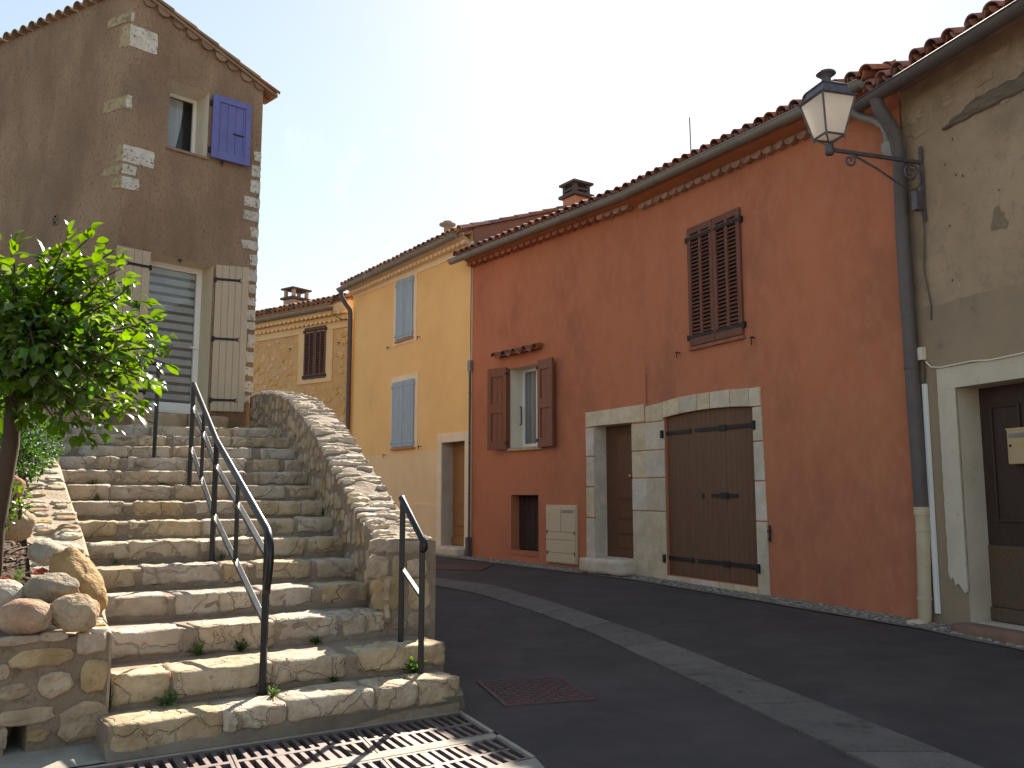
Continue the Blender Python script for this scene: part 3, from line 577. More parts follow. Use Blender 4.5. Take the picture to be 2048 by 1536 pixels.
while t < T1 - 0.05:                                                 # top: mortar bed with flat stones at both edges
    for side in (0, 1):
        if random.random() < 0.93:
            a = random.uniform(0.055, 0.165); bb = random.uniform(0.026, 0.072); f = (a - 0.014) / PW if side == 0 else 1 - (a - 0.014) / PW; tt = min(T1 - 0.06, t + random.uniform(-0.03, 0.03) + side * 0.06)
            z0_, z1_ = pst(tt - 0.05), pst(tt + 0.05); tb = (pdir(tt) * 0.1 + Vector((0, 0, z1_ - z0_))).normalized(); tb = (tb + pdir(tt) * 1.6).normalized(); nn = po(tt).cross(tb); nn = nn if nn.z > 0 else -nn
            rubble(pp(tt) + po(tt) * PW * f + Vector((0, 0, pst(tt) + 0.012)), po(tt), tb, nn, a, bb, random.uniform(0.010, 0.03), k=12, var=(0.62, 1.12)).build('cap_stone', CAPSTONE, par)
    t += random.uniform(0.10, 0.14)
t = T0 + 0.04
while t < T1 - 0.05:                                                 # inner face
    zs = step_z(max(2, min(14, 3 + int((t) / plen)))); zt = pst(t) - 0.07; z = zs + random.uniform(-0.05, 0.03)
    while z < zt:
        a = random.uniform(0.045, 0.085); bb = random.uniform(0.045, 0.10)
        if z + bb > zt + 0.08: bb = 0.05
        rubble(pp(t + random.uniform(-0.03, 0.03)) + Vector((0, 0, z)), pdir(t), Vector((0, 0, 1)), -po(t), a, bb, random.uniform(0.008, 0.022), square=random.uniform(2.2, 3.5), k=10, var=(0.75, 1.08)).build('face_stone', RUBBLE, par)
        z += 2 * bb * 0.85 + random.uniform(0.03, 0.08)
    t += random.uniform(0.14, 0.20)
PFr = Fr(PI + PDn * T0 - PO * 0.01, PI + PDn * T0 + PO * 0.5)
for u, v, hw, hh in ((756, 1092, 16, 14), (757, 1133, 20, 21), (773, 1187, 28, 32), (797, 1133, 13, 20), (838, 1188, 21, 30), (838, 1241, 22, 18), (786, 1092, 14, 14), (826, 1094, 22, 12), (797, 1248, 14, 11), (834, 1136, 20, 18)):
    s_, z_ = PFr.px(u, v); sc_ = 6.8 / F
    rubble(PFr.p(s_, 0.0, z_), PFr.x, Vector((0, 0, 1)), PFr.n, hw * sc_ * 1.12, hh * sc_ * 1.05, random.uniform(0.010, 0.018), square=6, k=16, var=(0.86, 1.05)).build('face_stone', RUBBLE, par)

# ---------------------------------------------------------------- planter: front wall, ramped side wall, soil
PC = Vector((-2.27, 5.10, 0)); PLd = ddir(48.2); PF = Fr(PC - PLd * 2.4, PC); plz = -0.785
pw = thing('planter_wall', 'rubble stone planter wall with grey mortar left of the steps', 'planter wall', PF.p(1.8, -0.2, gz(-2.6, 4.8)))
h0, h1 = PF.px(10, 1450), PF.px(50, 1512); hole = rect(h0[0], h1[0], h1[1], h0[1])
b = wall_face(PF, rect(0, PF.len, -1.75, plz), [hole]); q = reveal(PF, hole, 0, -0.3); b.add(q.v, q.f)
b.fbox(PF, 0, PF.len, -0.42, -0.33, -1.75, plz); b.add([PF.p(0, 0, plz), PF.p(PF.len, 0, plz), PF.p(PF.len, -0.4, plz + 0.005), PF.p(0, -0.4, plz + 0.005)], [(0, 1, 2, 3)])
b.add([PF.p(PF.len, 0, plz), PF.p(PF.len, 0, -1.75), PF.p(PF.len, -0.4, -1.75), PF.p(PF.len, -0.4, plz)], [(0, 1, 2, 3)])
b.build('core', GREYMORT, pw)
for x, y, a, bb, sq in ((710, 560, 100, 88, 5), (728, 815, 92, 128, 5), (645, 1165, 165, 138, 4), (320, 680, 185, 72, 3), (430, 890, 112, 92, 3), (190, 1140, 185, 62, 3.4), (105, 945, 100, 62, 2.2), (25, 790, 38, 60, 2.4), (290, 1283, 72, 48, 2.6), (415, 515, 88, 38, 3), (140, 548, 145, 32, 3), (20, 1310, 26, 80, 3)):
    s_, z_ = PF.px(x / 3.88, 1140 + y / 3.88); sc_ = 5.0 / F / 3.88
    rubble(PF.p(s_, 0, z_), PF.x, Vector((0, 0, 1)), PF.n, a * sc_ * 1.15, bb * sc_, random.uniform(0.012, 0.022), square=sq, k=12).build('face_stone', RUBBLE, pw)
for i in range(9):
    rubble(PF.p(random.uniform(0.1, 1.75), 0, random.uniform(-1.35, -0.85)), PF.x, Vector((0, 0, 1)), PF.n, random.uniform(0.06, 0.11), random.uniform(0.04, 0.06), 0.018).build('face_stone', RUBBLE, pw)
rp = [(PC + Vector((0.005, 0.0, 0)), plz + 0.01), (step_L(3), -0.78), (step_L(4), -0.69), (step_L(5), -0.53)] + [(step_L(n), step_z(n) + 0.03) for n in range(6, 15)]
rt = resample([p + Vector((0, 0, z)) for p, z in rp], 60)
rw = thing('side_wall', 'sloping rubble wall of flat tan stones between the steps and the soil bed', 'side wall', rt[10] - Vector((0.2, 0, rt[10].z + 1.4)))
b = MB(); q = []; RWW = 0.40
def rdir(i):
    d = rt[min(i + 1, 59)] - rt[max(i - 1, 0)]; d.z = 0; d.normalize(); return d, Vector((-d.y, d.x, 0))
for i in range(60):
    d, lf = rdir(i); p = rt[i]
    q += [Vector((p.x, p.y, p.z - 1.0)), Vector((p.x, p.y, p.z - 0.02)) + lf * 0.0] + [p + lf * (RWW * f + 0.01) + Vector((0, 0, 0.012 * noise.noise((i * 0.4, f * 4, 7)))) for f in (0.03, 0.3, 0.6, 1.0)] + [p + lf * (RWW + 0.02) - Vector((0, 0, 0.5))]
k = 7; b.add(q, [(i * k + j, (i + 1) * k + j, (i + 1) * k + j + 1, i * k + j + 1) for i in range(59) for j in range(k - 1)] + [tuple(range(k))[::-1]])
b.build('core', CAPMORT, rw)
i = 1.0
TANS = [mat('tan_flat_stone', (0.42, 0.29, 0.15), (0.34, 0.22, 0.10), 6, (0.35, 0.65), 0.88, 0.6, 25, 0.015, rnd=0.2, hue=0.02), CAPSTONE, CAPSTONE]
while i < 58:
    for f0 in (0.24, 0.72):
        if random.random() < 0.86:
            k_ = min(58, int(i + random.uniform(-0.5, 0.5))); d, lf = rdir(k_); a = random.uniform(0.06, 0.105); bb = random.uniform(0.038, 0.065)
            tb = (rt[k_ + 1] - rt[k_ - 1 if k_ else 0]).normalized(); nn = lf.cross(tb); nn = nn if nn.z > 0 else -nn
            rubble(rt[k_] + lf * (RWW * f0 + (random.uniform(-0.02, 0.02) if f0 > 0.5 else 0)) + Vector((0, 0, 0.006)), lf, tb, nn, a, bb, random.uniform(0.010, 0.024), square=3, k=10).build('flat_stone', random.choice(TANS), rw)
    i += random.uniform(1.0, 1.5)
# soil bed
sb = MB(); q = []; NL = 14
for i in range(60):
    d, lf = rdir(i)
    for j in range(NL):
        w_ = 0.36 + 5.2 * (j / (NL - 1)) ** 1.6; p = rt[i] + lf * w_; rise = 0.10 * min(w_, 1.2)
        q.append(Vector((p.x, p.y, rt[i].z - 0.07 + rise + 0.05 * noise.noise((p.x * 2.2, p.y * 2.2, 3)) + 0.02 * noise.noise((p.x * 9, p.y * 9, 3)))))
k = NL; sb.add(q, [(i * k + j, (i + 1) * k + j, (i + 1) * k + j + 1, i * k + j + 1) for i in range(59) for j in range(k - 1)])
tag(sb.build('soil_bed', SOIL, smooth=True), kind='structure')
def bed_z(P):
    best = min(range(60), key=lambda i: (rt[i].x - P.x) ** 2 + (rt[i].y - P.y) ** 2); d, lf = rdir(best); w_ = (P - rt[best]).dot(lf)
    return rt[best].z - 0.07 + 0.10 * max(0, min(w_, 1.2))
mu = MB()
for _ in range(2600):
    i = random.randrange(2, 40); d, lf = rdir(i); w_ = 0.36 + random.random() ** 1.3 * 1.6; p = rt[i] + lf * w_ + d * random.uniform(-0.08, 0.08); z = bed_z(p) + 0.05 * noise.noise((p.x * 2.2, p.y * 2.2, 3)) + 0.012
    a = random.uniform(0, 6.28); l = random.uniform(0.012, 0.045); dr = Vector((math.cos(a), math.sin(a), random.uniform(-0.35, 0.35))) * l; sd = Vector((-math.sin(a), math.cos(a), random.uniform(-0.4, 0.4))) * random.uniform(0.004, 0.010)
    c = Vector((p.x, p.y, z + random.uniform(0, 0.02))); mu.add([c - dr - sd, c + dr - sd, c + dr + sd, c - dr + sd], [(0, 1, 2, 3)])
tag(mu.build('bark_mulch', MULCH), 'brown bark chips and twigs strewn over the soil bed', 'mulch', kind='stuff')
# boulders
def boulder(u, v, D, hw, hh, dep, m, label, rot=0.0, amp=0.14, seed=1, flat=2.3):
    C = at_D(u, v, D); sc_ = D / F; mm = MB(); nu, nv = 36, 22
    for j in range(nv + 1):
        th = math.pi * j / nv
        for i in range(nu):
            ph = 2 * math.pi * i / nu; s_ = Vector((math.sin(th) * math.cos(ph), math.sin(th) * math.sin(ph), math.cos(th)))
            k_ = 1 / (abs(s_.x) ** flat + abs(s_.y) ** flat + abs(s_.z) ** flat) ** (1 / flat)
            s2 = s_ * k_ * (1 + amp * noise.noise(s_ * 1.3 + Vector((seed * 7.7, 0, 0))) + amp * 0.45 * noise.noise(s_ * 3.2 + Vector((0, seed * 3.3, 0))) + amp * 0.16 * noise.noise(s_ * 9 + Vector((0, seed * 5.3, 0))))
            mm.v.append(Vector((s2.x * hw * sc_, s2.y * dep, s2.z * hh * sc_)))
    for j in range(nv):
        for i in range(nu): mm.f.append((j * nu + i, (j + 1) * nu + i, (j + 1) * nu + (i + 1) % nu, j * nu + (i + 1) % nu))
    o = place('boulder', mm.mesh('boulder', m, True), None, Matrix.Translation(C) @ Matrix.Rotation(math.radians(-25), 4, 'Z') @ Matrix.Rotation(rot, 4, 'Y'))
    tag(o, label, 'boulder', 'boulders on the planter'); return o
boulder(50, 1234, 4.92, 58, 34, 0.11, BOULDERS[0], 'smooth pinkish oval boulder lying lengthwise on the planter wall front', 0.0, 0.10, 1)
boulder(149, 1226, 5.00, 46, 35, 0.11, BOULDERS[1], 'rounded pale tan boulder on the planter corner beside the steps', 0.15, 0.16, 2)
boulder(104, 1178, 5.22, 56, 28, 0.12, BOULDERS[4], 'rough grey brown oval boulder resting above the two front boulders', 0.05, 0.2, 3)
boulder(2, 1196, 5.15, 44, 36, 0.12, BOULDERS[3], 'pale whitish boulder cut off by the left picture edge', 0.3, 0.12, 4)
boulder(158, 1164, 5.42, 76, 34, 0.13, BOULDERS[2], 'large ochre brown boulder slanting down towards the steps', 0.78, 0.2, 5)
boulder(112, 1108, 5.75, 42, 22, 0.13, BOULDERS[3], 'flat white angular rock at the edge of the soil bed', 0.2, 0.22, 6, 4)
boulder(34, 1050, 6.35, 30, 30, 0.12, BOULDERS[1], 'round tan boulder half hidden by the small leafy plant', 0.2, 0.15, 7)
boulder(14, 976, 7.0, 27, 26, 0.13, BOULDERS[0], 'pinkish grey boulder beside the tree trunk below the bush', 0.0, 0.15, 8)

# ---------------------------------------------------------------- railings
def proj(P):
    f = P.y * CP + P.z * SP; up = -P.y * SP + P.z * CP; return (1024 + F * P.x / f, 768 - F * up / f)
def vz(P, v):                                            # height at plan point P that shows at picture row v
    r = ray(1024, v); return P.y * r.z / r.y
P1 = Vector((-1.535, 5.575, 0)); P2 = Vector((-2.53, 7.50, 0)); P3 = Vector((-3.32, 9.06, 0))
rl = thing('stair_handrail', 'long black iron handrail running up the middle of the steps', 'handrail', P1 + Vector((0, 0, -1.215)))
Z = lambda p, z: Vector((p.x, p.y, z))
tz = [vz(P1, 1066), vz(P2, 884), vz(P3, 770)]
for p, zb, zt in ((P1, -1.23, tz[0]), (P2, -0.575, tz[1]), (P3, 0.07, tz[2])):
    bevel(MB().bar(Z(p, zb), Z(p, zt), 0.038).build('post', BLACKPAINT, rl), 0.004)
    MB().bar(Z(p, zb), Z(p, zb + 0.016), 0.058).build('foot_plate', BLACKPAINT, rl)
d12 = (Z(P1, 0) - Z(P2, 0)).normalized(); up3 = Z(P3, tz[2]) + (Z(P3, tz[2]) - Z(P2, tz[1])).normalized() * 0.04
curl = [up3, Z(P3, tz[2] + 0.01), Z(P2, tz[1] + 0.012), Z(P1, tz[0] + 0.012), Z(P1, tz[0]) + d12 * 0.05 + Vector((0, 0, -0.03)), Z(P1, tz[0]) + d12 * 0.085 + Vector((0, 0, -0.085)), Z(P1, tz[0]) + d12 * 0.09 + Vector((0, 0, -0.17)), Z(P1, tz[0]) + d12 * 0.065 + Vector((0, 0, -0.255)), Z(P1, tz[0]) + d12 * 0.03 + Vector((0, 0, -0.32)), Z(P1, tz[0]) + d12 * 0.018 + Vector((0, 0, -0.37))]
MB().tube(curl, 0.024, 12).build('handrail_tube', BLACKPAINT, rl, True)
MB().bar(Z(P1, tz[0] - 0.36) - d12 * 0.01, Z(P1, tz[0] - 0.36) + d12 * 0.045, 0.03).build('bracket', BLACKPAINT, rl)
mid = lambda p, v: Z(p, vz(p, v))
lo1, lo2, lo3 = mid(P1, 1245), mid(P2, 1030), mid(P3, 895)
mi1, mi2, mi3 = mid(P1, 1112), mid(P2, 930), mid(P3, 812)
for a, c in ((lo1, lo2), (lo2, lo3), (mi1, mi2), (mi2, mi3)): bevel(MB().bar(a, c, 0.040, 0.022).build('rail', BLACKPAINT, rl), 0.003)
for f, (a, c), (la, lc), (za, zc) in ((0.5, (P1, P2), (lo1, lo2), (tz[0], tz[1])), (0.5, (P2, P3), (lo2, lo3), (tz[1], tz[2]))):
    p = a.lerp(c, f); MB().bar(Z(p, la.lerp(lc, f).z - 0.004), Z(p, za + (zc - za) * f), 0.026).build('baluster', BLACKPAINT, rl)
PA = at_z(812, 1262, -1.05); PB = at_z(853, 1330, -1.215)
PA = on_line(806, SF[2].P - SF[2].n * 0.20, SF[2].x); PB = on_line(846, SF[1].P - SF[1].n * 0.17, SF[1].x)
r2 = thing('short_handrail', 'short black iron handrail of two posts in front of the parapet end', 'handrail', Z(PB, -1.215))
za, zb = vz(PA, 1004), vz(PB, 1082)
for p, z0, z1 in ((PA, -1.065, za), (PB, -1.23, zb)):
    bevel(MB().bar(Z(p, z0), Z(p, z1), 0.038).build('post', BLACKPAINT, r2), 0.004); MB().bar(Z(p, z0), Z(p, z0 + 0.018), 0.058).build('foot_plate', BLACKPAINT, r2)
dd = (Z(PB, zb) - Z(PA, za)).normalized(); dh = Vector((dd.x, dd.y, 0)).normalized()
MB().tube([Z(PA, za + 0.012) - dd * 0.03, Z(PA, za + 0.012), Z(PB, zb + 0.012), Z(PB, zb) + dh * 0.035 + Vector((0, 0, -0.02)), Z(PB, zb) + dh * 0.035 + Vector((0, 0, -0.05)), Z(PB, zb) + dh * 0.01 + Vector((0, 0, -0.06))], 0.024, 12).build('handrail_tube', BLACKPAINT, r2, True)
bevel(MB().bar(mid(PA, 1136), mid(PB, 1194), 0.034, 0.016).build('rail', BLACKPAINT, r2), 0.003)
PX = on_line(300, SF[11].P, SF[11].x) + Vector((0, 0.06, 0))
r3 = thing('landing_handrail', 'black iron railing behind the tree, ending in a post on an upper step', 'handrail', Z(PX, 0.40))
PX2 = PX + ddir(-78) * 1.25
zt = vz(PX, 733)
for p, z0, z1 in ((PX, 0.385, zt), (PX2, 0.55, zt + 0.42)): bevel(MB().bar(Z(p, z0), Z(p, z1), 0.036).build('post', BLACKPAINT, r3), 0.004)
for v in (774, 847): MB().bar(Z(PX, vz(PX, v)), Z(PX2, vz(PX, v) + 0.42), 0.034, 0.018).build('rail', BLACKPAINT, r3)
MB().tube([Z(PX, zt - 0.03) - ddir(-78) * 0.03, Z(PX, zt + 0.01) - ddir(-78) * 0.02, Z(PX, zt + 0.02), Z(PX2, zt + 0.44), Z(PX2, zt + 0.43) + ddir(-78) * 0.3], 0.024, 12).build('handrail_tube', BLACKPAINT, r3, True)

# ---------------------------------------------------------------- shared house pieces
def tile_mesh(m, L_=0.42, r0=0.092, r1=0.074, th=0.013, seg=10):
    b = MB(); n = seg + 1
    for y, r in ((0, r0), (L_, r1)):
        for rr in (r, r - th):
            for k in range(n):
                a = math.pi * k / seg; b.v.append(Vector((rr * math.cos(a), y, rr * math.sin(a))))
    for k in range(seg):
        b.f += [(k, k + 1, 2 * n + k + 1, 2 * n + k)[::-1], (n + k, n + k + 1, 3 * n + k + 1, 3 * n + k), (k, k + 1, n + k + 1, n + k), (2 * n + k, 2 * n + k + 1, 3 * n + k + 1, 3 * n + k)[::-1]]
    b.f += [(0, n, 3 * n, 2 * n), (n - 1, 2 * n - 1, 4 * n - 1, 3 * n - 1)[::-1]]
    return b.mesh('tile', m)
TM = {m: tile_mesh(m) for m in (TILE, TILEOLD, TILEBROWN)}
def half_disc(m, r=0.09, L_=0.16, down=False, seg=8, taper=0.85, th=0.0):
    b = MB(); n = seg + 1; sg = -1 if down else 1
    for y, rr in ((0, r), (L_, r * taper)):
        for k in range(n):
            a = math.pi * k / seg; b.v.append(Vector((rr * math.cos(a), y, sg * rr * math.sin(a) * 0.95)))
    for k in range(seg): b.f.append((k, k + 1, n + k + 1, n + k))
    b.f += [tuple(range(n)), tuple(range(n, 2 * n))[::-1], (0, n - 1, 2 * n - 1, n)]
    return b.mesh('cornice_tile', m)
def roof(parent, fr, s0, s1, n_e, z_e, slope, rows, m, pitch=0.205, depth=5.0, deck=None, dz=(0, 0), jit=1.0, chan=2, name='roof', step=0.33):
    ang = math.atan(slope); R = Matrix.Rotation(ang, 4, 'X')
    zf = lambda s: z_e + dz[0] + (dz[1] - dz[0]) * (s - s0) / max(0.01, s1 - s0)
    d = MB(); sl = math.sqrt(1 + slope * slope); q = []
    for s in (s0, s1):
        for y, zz in ((0.06, -0.035), (depth, -0.035), (depth, -0.16), (0.06, -0.10)): q.append(fr.p(s, n_e - y, zf(s) + y * slope + zz))
    d.add(q, [(0, 1, 2, 3)[::-1], (4, 5, 6, 7), (0, 4, 5, 1)[::-1], (1, 5, 6, 2)[::-1], (2, 6, 7, 3)[::-1], (3, 7, 4, 0)[::-1]])
    ro = d.build(name, deck or m, parent); n = int((s1 - s0) / pitch)
    for i in range(n + 1):
        s = s0 + i * (s1 - s0) / n
        for j in range(rows):
            y = j * step; M = fr.M @ Matrix.Translation((s + random.uniform(-0.008, 0.008) * jit, -n_e, zf(s) + 0.035)) @ R @ Matrix.Translation((0, y + random.uniform(-0.014, 0.014) * jit, 0.012 * (rows - j) * 0 + random.uniform(-0.004, 0.004) * jit)) @ Matrix.Rotation(-0.035, 4, 'X') @ Matrix.Rotation(random.uniform(-0.05, 0.05) * jit, 4, 'Z')
            place('tile', TM[m], ro, M)
        if i < n:
            for j in range(min(chan, rows)):
                sc_ = s + (s1 - s0) / n / 2; M = fr.M @ Matrix.Translation((sc_, -n_e, zf(sc_) + 0.062)) @ R @ Matrix.Translation((0, j * step - 0.03 + random.uniform(-0.01, 0.01) * jit, 0)) @ Matrix.Rotation(math.pi, 4, 'Y')
                place('channel_tile', TM[m], ro, M)
    return ro
def gutter(parent, pts, nrm, r=0.085, m=None, joints=6, name='gutter', capdir=None):
    b = MB(); seg = 10; q = []; k = 2 * (seg + 1)
    for p, n_ in zip(pts, nrm):
        for rr in (r, r - 0.006):
            for i in range(seg + 1):
                a = math.pi + math.pi * i / seg; q.append(p + n_ * (rr * math.cos(a)) * -1 + Vector((0, 0, rr * math.sin(a))))
    fs = []; h = seg + 1
    for i in range(len(pts) - 1):
        for j in range(seg):
            fs.append((i * k + j, i * k + j + 1, (i + 1) * k + j + 1, (i + 1) * k + j)); fs.append((i * k + h + j, i * k + h + j + 1, (i + 1) * k + h + j + 1, (i + 1) * k + h + j)[::-1])
    for i in (0, len(pts) - 1): fs.append(tuple(i * k + j for j in range(h)))
    go = b.add(q, fs).build(name, m or ZINC, parent, False)
    for p, n_ in zip(pts, nrm): pass
    rim = MB().tube([p + n_ * r for p, n_ in zip(pts, nrm)], 0.011, 8); rim.build('rim', m or ZINC, go, True)
    L_ = sum((b_ - a_).length for a_, b_ in zip(pts, pts[1:])); dn = resample(pts, joints + 2)
    for i in range(1, joints + 1):
        p = dn[i]; d = (dn[i] - dn[i - 1]).normalized(); n_ = Vector((d.y, -d.x, 0)).normalized(); j = MB(); q = []
        for s_ in (-0.013, 0.013):
            for t in range(seg + 1):
                a = math.pi + math.pi * t / seg; q.append(p + d * s_ + n_ * (-(r + 0.004) * math.cos(a)) + Vector((0, 0, (r + 0.004) * math.sin(a))))
        j.add(q, [(t, t + 1, t + 1 + h, t + h) for t in range(seg)]); j.build('joint', m or ZINC, go)
    return go
def leaf_frame(hinge, fr, side, width, ang):
    a = math.radians(ang)
    if side == 'L': return Fr(hinge + (-fr.x * math.cos(a) + fr.n * math.sin(a)) * width, hinge)
    return Fr(hinge, hinge + (fr.x * math.cos(a) + fr.n * math.sin(a)) * width)
def plank_leaf(parent, fr, z0, z1, m, n=5, base=0.0, th=0.03, name='shutter', label=None, straps=(), strap_m=None, strap_len=0.8, strap_from='L', rails=None, z0r=None, z1r=None, fork=False):
    w = fr.len; zb = lambda s: z0 + ((z0r if z0r is not None else z0) - z0) * s / w; zt = lambda s: z1 + ((z1r if z1r is not None else z1) - z1) * s / w
    b = MB().prism(fr, [(0.004, zb(0) + 0.004), (w - 0.004, zb(w) + 0.004), (w - 0.004, zt(w) - 0.004), (0.004, zt(0) - 0.004)], base, base + th * 0.55); so = b.build(name, m, parent)
    if label: so['label'] = label
    for i in range(n):
        a0, a1 = w * i / n + 0.0022, w * (i + 1) / n - 0.0022
        bevel(MB().prism(fr, [(a0, zb(a0)), (a1, zb(a1)), (a1, zt(a1)), (a0, zt(a0))], base + th * 0.56, base + th).build('plank', m, so), 0.004)
    for f in straps:
        z = zb(w / 2) + (zt(w / 2) - zb(w / 2)) * f; l = w * strap_len; a0, a1 = (0.0, l) if strap_from == 'L' else (w - l, w)
        s = MB().fbox(fr, a0, a1, base + th + 0.001, base + th + 0.008, z - 0.018, z + 0.018)
        if fork:
            e = a1 if strap_from == 'L' else a0; sg = 1 if strap_from == 'L' else -1
            s.prism(fr, [(e, z - 0.018), (e + sg * 0.05, z - 0.034), (e + sg * 0.025, z), (e + sg * 0.05, z + 0.034), (e, z + 0.018)], base + th + 0.001, base + th + 0.008)
        hz = a0 if strap_from == 'L' else a1
        s.fbox(fr, hz - 0.02, hz + 0.02, base - 0.01, base + th + 0.012, z - 0.04, z + 0.03); s.build('hinge_strap', strap_m or IRON, so)
    for f, hh in (rails or ()):
        z = zb(w / 2) + (zt(w / 2) - zb(w / 2)) * f; bevel(MB().fbox(fr, 0.01, w - 0.01, base + th + 0.001, base + th + 0.02, z - hh, z + hh).build('rail', m, so), 0.004)
    return so
def louvre_leaf(parent, fr, z0, z1, m, rows, base=0.0, th=0.035, cols=2, straps=(), strap_from='L', label=None):
    w = fr.len; st = w * 0.13; mid_ = w * 0.10; b = MB(); rl_ = (z1 - z0) * 0.055
    for a0, a1 in ((0, st), (w - st, w)): b.fbox(fr, a0, a1, base, base + th, z0, z1)
    b.fbox(fr, st, w - st, base + 0.001, base + th - 0.001, z1 - rl_, z1); b.fbox(fr, st, w - st, base + 0.001, base + th - 0.001, z0, z0 + rl_ * 1.6)
    if cols == 2: b.fbox(fr, (w - mid_) / 2, (w + mid_) / 2, base + 0.002, base + th - 0.002, z0 + rl_ * 1.6, z1 - rl_)
    so = bevel(b.build('shutter', m, parent), 0.003)
    MB().fbox(fr, st, w - st, base - 0.006, base - 0.002, z0 + 0.01, z1 - 0.01).build('backing', DARK, so)
    if label: so['label'] = label
    segs = [(st, (w - mid_) / 2), ((w + mid_) / 2, w - st)] if cols == 2 else [(st, w - st)]
    hh = (z1 - rl_ - z0 - rl_ * 1.6) / rows
    sm = MB().box(Matrix.Identity(4), -(segs[0][1] - segs[0][0]) / 2, (segs[0][1] - segs[0][0]) / 2, -min(0.022, hh * 0.55), min(0.022, hh * 0.55), -0.0035, 0.0035).mesh('slat', m)
    for a0, a1 in segs:
        for i in range(rows):
            z = z0 + rl_ * 1.6 + hh * (i + 0.5); place('slat', sm, so, fr.M @ Matrix.Translation(((a0 + a1) / 2, -(base + th * 0.55), z)) @ Matrix.Rotation(math.radians(48 + random.uniform(-3, 3)), 4, 'X'))
    for f in straps:
        z = z0 + (z1 - z0) * f; a0, a1 = (-0.02, w * 0.95) if strap_from == 'L' else (w * 0.05, w + 0.02)
        s = MB().fbox(fr, a0, a1, base + th + 0.001, base + th + 0.008, z - 0.02, z + 0.02); e = a0 if strap_from == 'L' else a1; s.fbox(fr, e - 0.02, e + 0.02, base - 0.02, base + th + 0.01, z - 0.045, z + 0.035); s.build('hinge_strap', IRON, so)
    return so
def frame_ring(fr, a0, a1, z0, z1, w, n0, n1, bottom=None):
    b = MB(); b.fbox(fr, a0, a0 + w, n0, n1, z0, z1); b.fbox(fr, a1 - w, a1, n0, n1, z0, z1); b.fbox(fr, a0 + w, a1 - w, n0, n1 - 0.002, z1 - w, z1); b.fbox(fr, a0 + w, a1 - w, n0, n1 - 0.002, z0, z0 + (bottom or w)); return b
def pane_quad(fr, a0, a1, n_, z0, z1): return MB().add([fr.p(a0, n_, z0), fr.p(a1, n_, z0), fr.p(a1, n_, z1), fr.p(a0, n_, z1)], [(0, 1, 2, 3)])
def hook(parent, fr, u, v, s_=0.07):
    a, z = fr.px(u, v); b = MB(); b.bar(fr.p(a, -0.01, z), fr.p(a, 0.07, z), 0.014); b.bar(fr.p(a, 0.063, z + 0.005), fr.p(a, 0.063, z - s_ * 1.4), 0.014); b.bar(fr.p(a - 0.03, 0.063, z + 0.008), fr.p(a + 0.03, 0.063, z + 0.008), 0.012); b.build('shutter_hook', IRON, parent)
def depth_for(fr, s, z, u):
    lo, hi = -1.2, 0.0; f = lambda n: proj(fr.p(s, n, z))[0] - u; fl = f(lo)
    for _ in range(40):
        m_ = (lo + hi) / 2
        if f(m_) * fl > 0: lo = m_
        else: hi = m_
    return (lo + hi) / 2
def pipe(parent, pts, r, m, name='downpipe', collars=(), seg=14):
    o = MB().tube(pts, r, seg).build(name, m, parent, True); add_edge_split(o, 50)
    for z in collars:
        a, b_ = next(((p, q) for p, q in zip(pts, pts[1:]) if min(p.z, q.z) <= z <= max(p.z, q.z)), (pts[0], pts[1])); f = (z - a.z) / (b_.z - a.z) if abs(b_.z - a.z) > 1e-6 else 0; c = a.lerp(b_, f); d = (b_ - a).normalized()
        add_edge_split(MB().tube([c - d * 0.012, c + d * 0.012], r + 0.007, seg).build('collar', m, o, True), 50)
    return o
def chimney_cap(): pass

# ---------------------------------------------------------------- red house
zA = RL.px(908, 519, 0.33)[1]; zB = RL.px(1235, 393, 0.33)[1]; zC = RR.px(1757, 145, 0.33)[1]
rh = thing('red_house', 'red ochre rendered house with a stone framed garage door', 'house', RL.p(RL.len, -1.5, gz(2, 13.4)))
def zgl(s): return zA + (zB - zA) * s / RL.len
def zgr(s): return zB + (zC - zB) * s / RR.len
wo = RL.px(1020, 800), RL.px(1081, 800); wzt = RL.px(1045, 733)[1]; wzb = RL.px(1050, 895)[1]
HW = rect(wo[0][0], wo[1][0], wzb, wzt)
n0, n1 = RL.px(1022, 1050)[0], RL.px(1077, 1050)[0]; HN = rect(n0, n1, RL.px(1050, 1103)[1], RL.px(1040, 990)[1])
d0, d1 = RL.px(1190, 985)[0], RL.px(1266, 985)[0]; HD = rect(d0, d1, RL.px(1230, 1117)[1], RL.px(1225, 849)[1])
top = [(RL.len, zB + 0.02), (0, zA + 0.02)]
wb = wall_face(RL, [(0, -1.9), (RL.len, -1.9)] + top, [HW, HN, HD]); q = reveal(RL, HN, 0, -0.22); wb.add(q.v, q.f); wb.build('wall', RED, rh)
ga0, ga1 = RR.px(1332, 990)[0], RR.px(1512, 990)[0]; gzb = (RR.px(1337, 1151)[1] + RR.px(1522, 1172)[1]) / 2
gl, gm, gr_ = RR.px(1328, 834)[1], RR.px(1420, 818)[1], RR.px(1502, 816)[1]; gtop = (gl + gr_) / 2; rise = 0.05
arc = [(ga1 + (ga0 - ga1) * i / 10, gtop + rise * (1 - (2 * i / 10 - 1) ** 2) * 0.9) for i in range(11)]
HG = [(ga0, gzb), (ga1, gzb)] + arc
uw = [RR.px(1380, 560), RR.px(1486, 560)]; ua0, ua1 = uw[0][0], uw[1][0]; uz1 = (RR.px(1379, 456)[1] + RR.px(1478, 419)[1]) / 2; uz0 = (RR.px(1386, 697)[1] + RR.px(1490, 664)[1]) / 2
HU = rect(ua0 + 0.04, ua1 - 0.04, uz0 + 0.03, uz1 - 0.03)
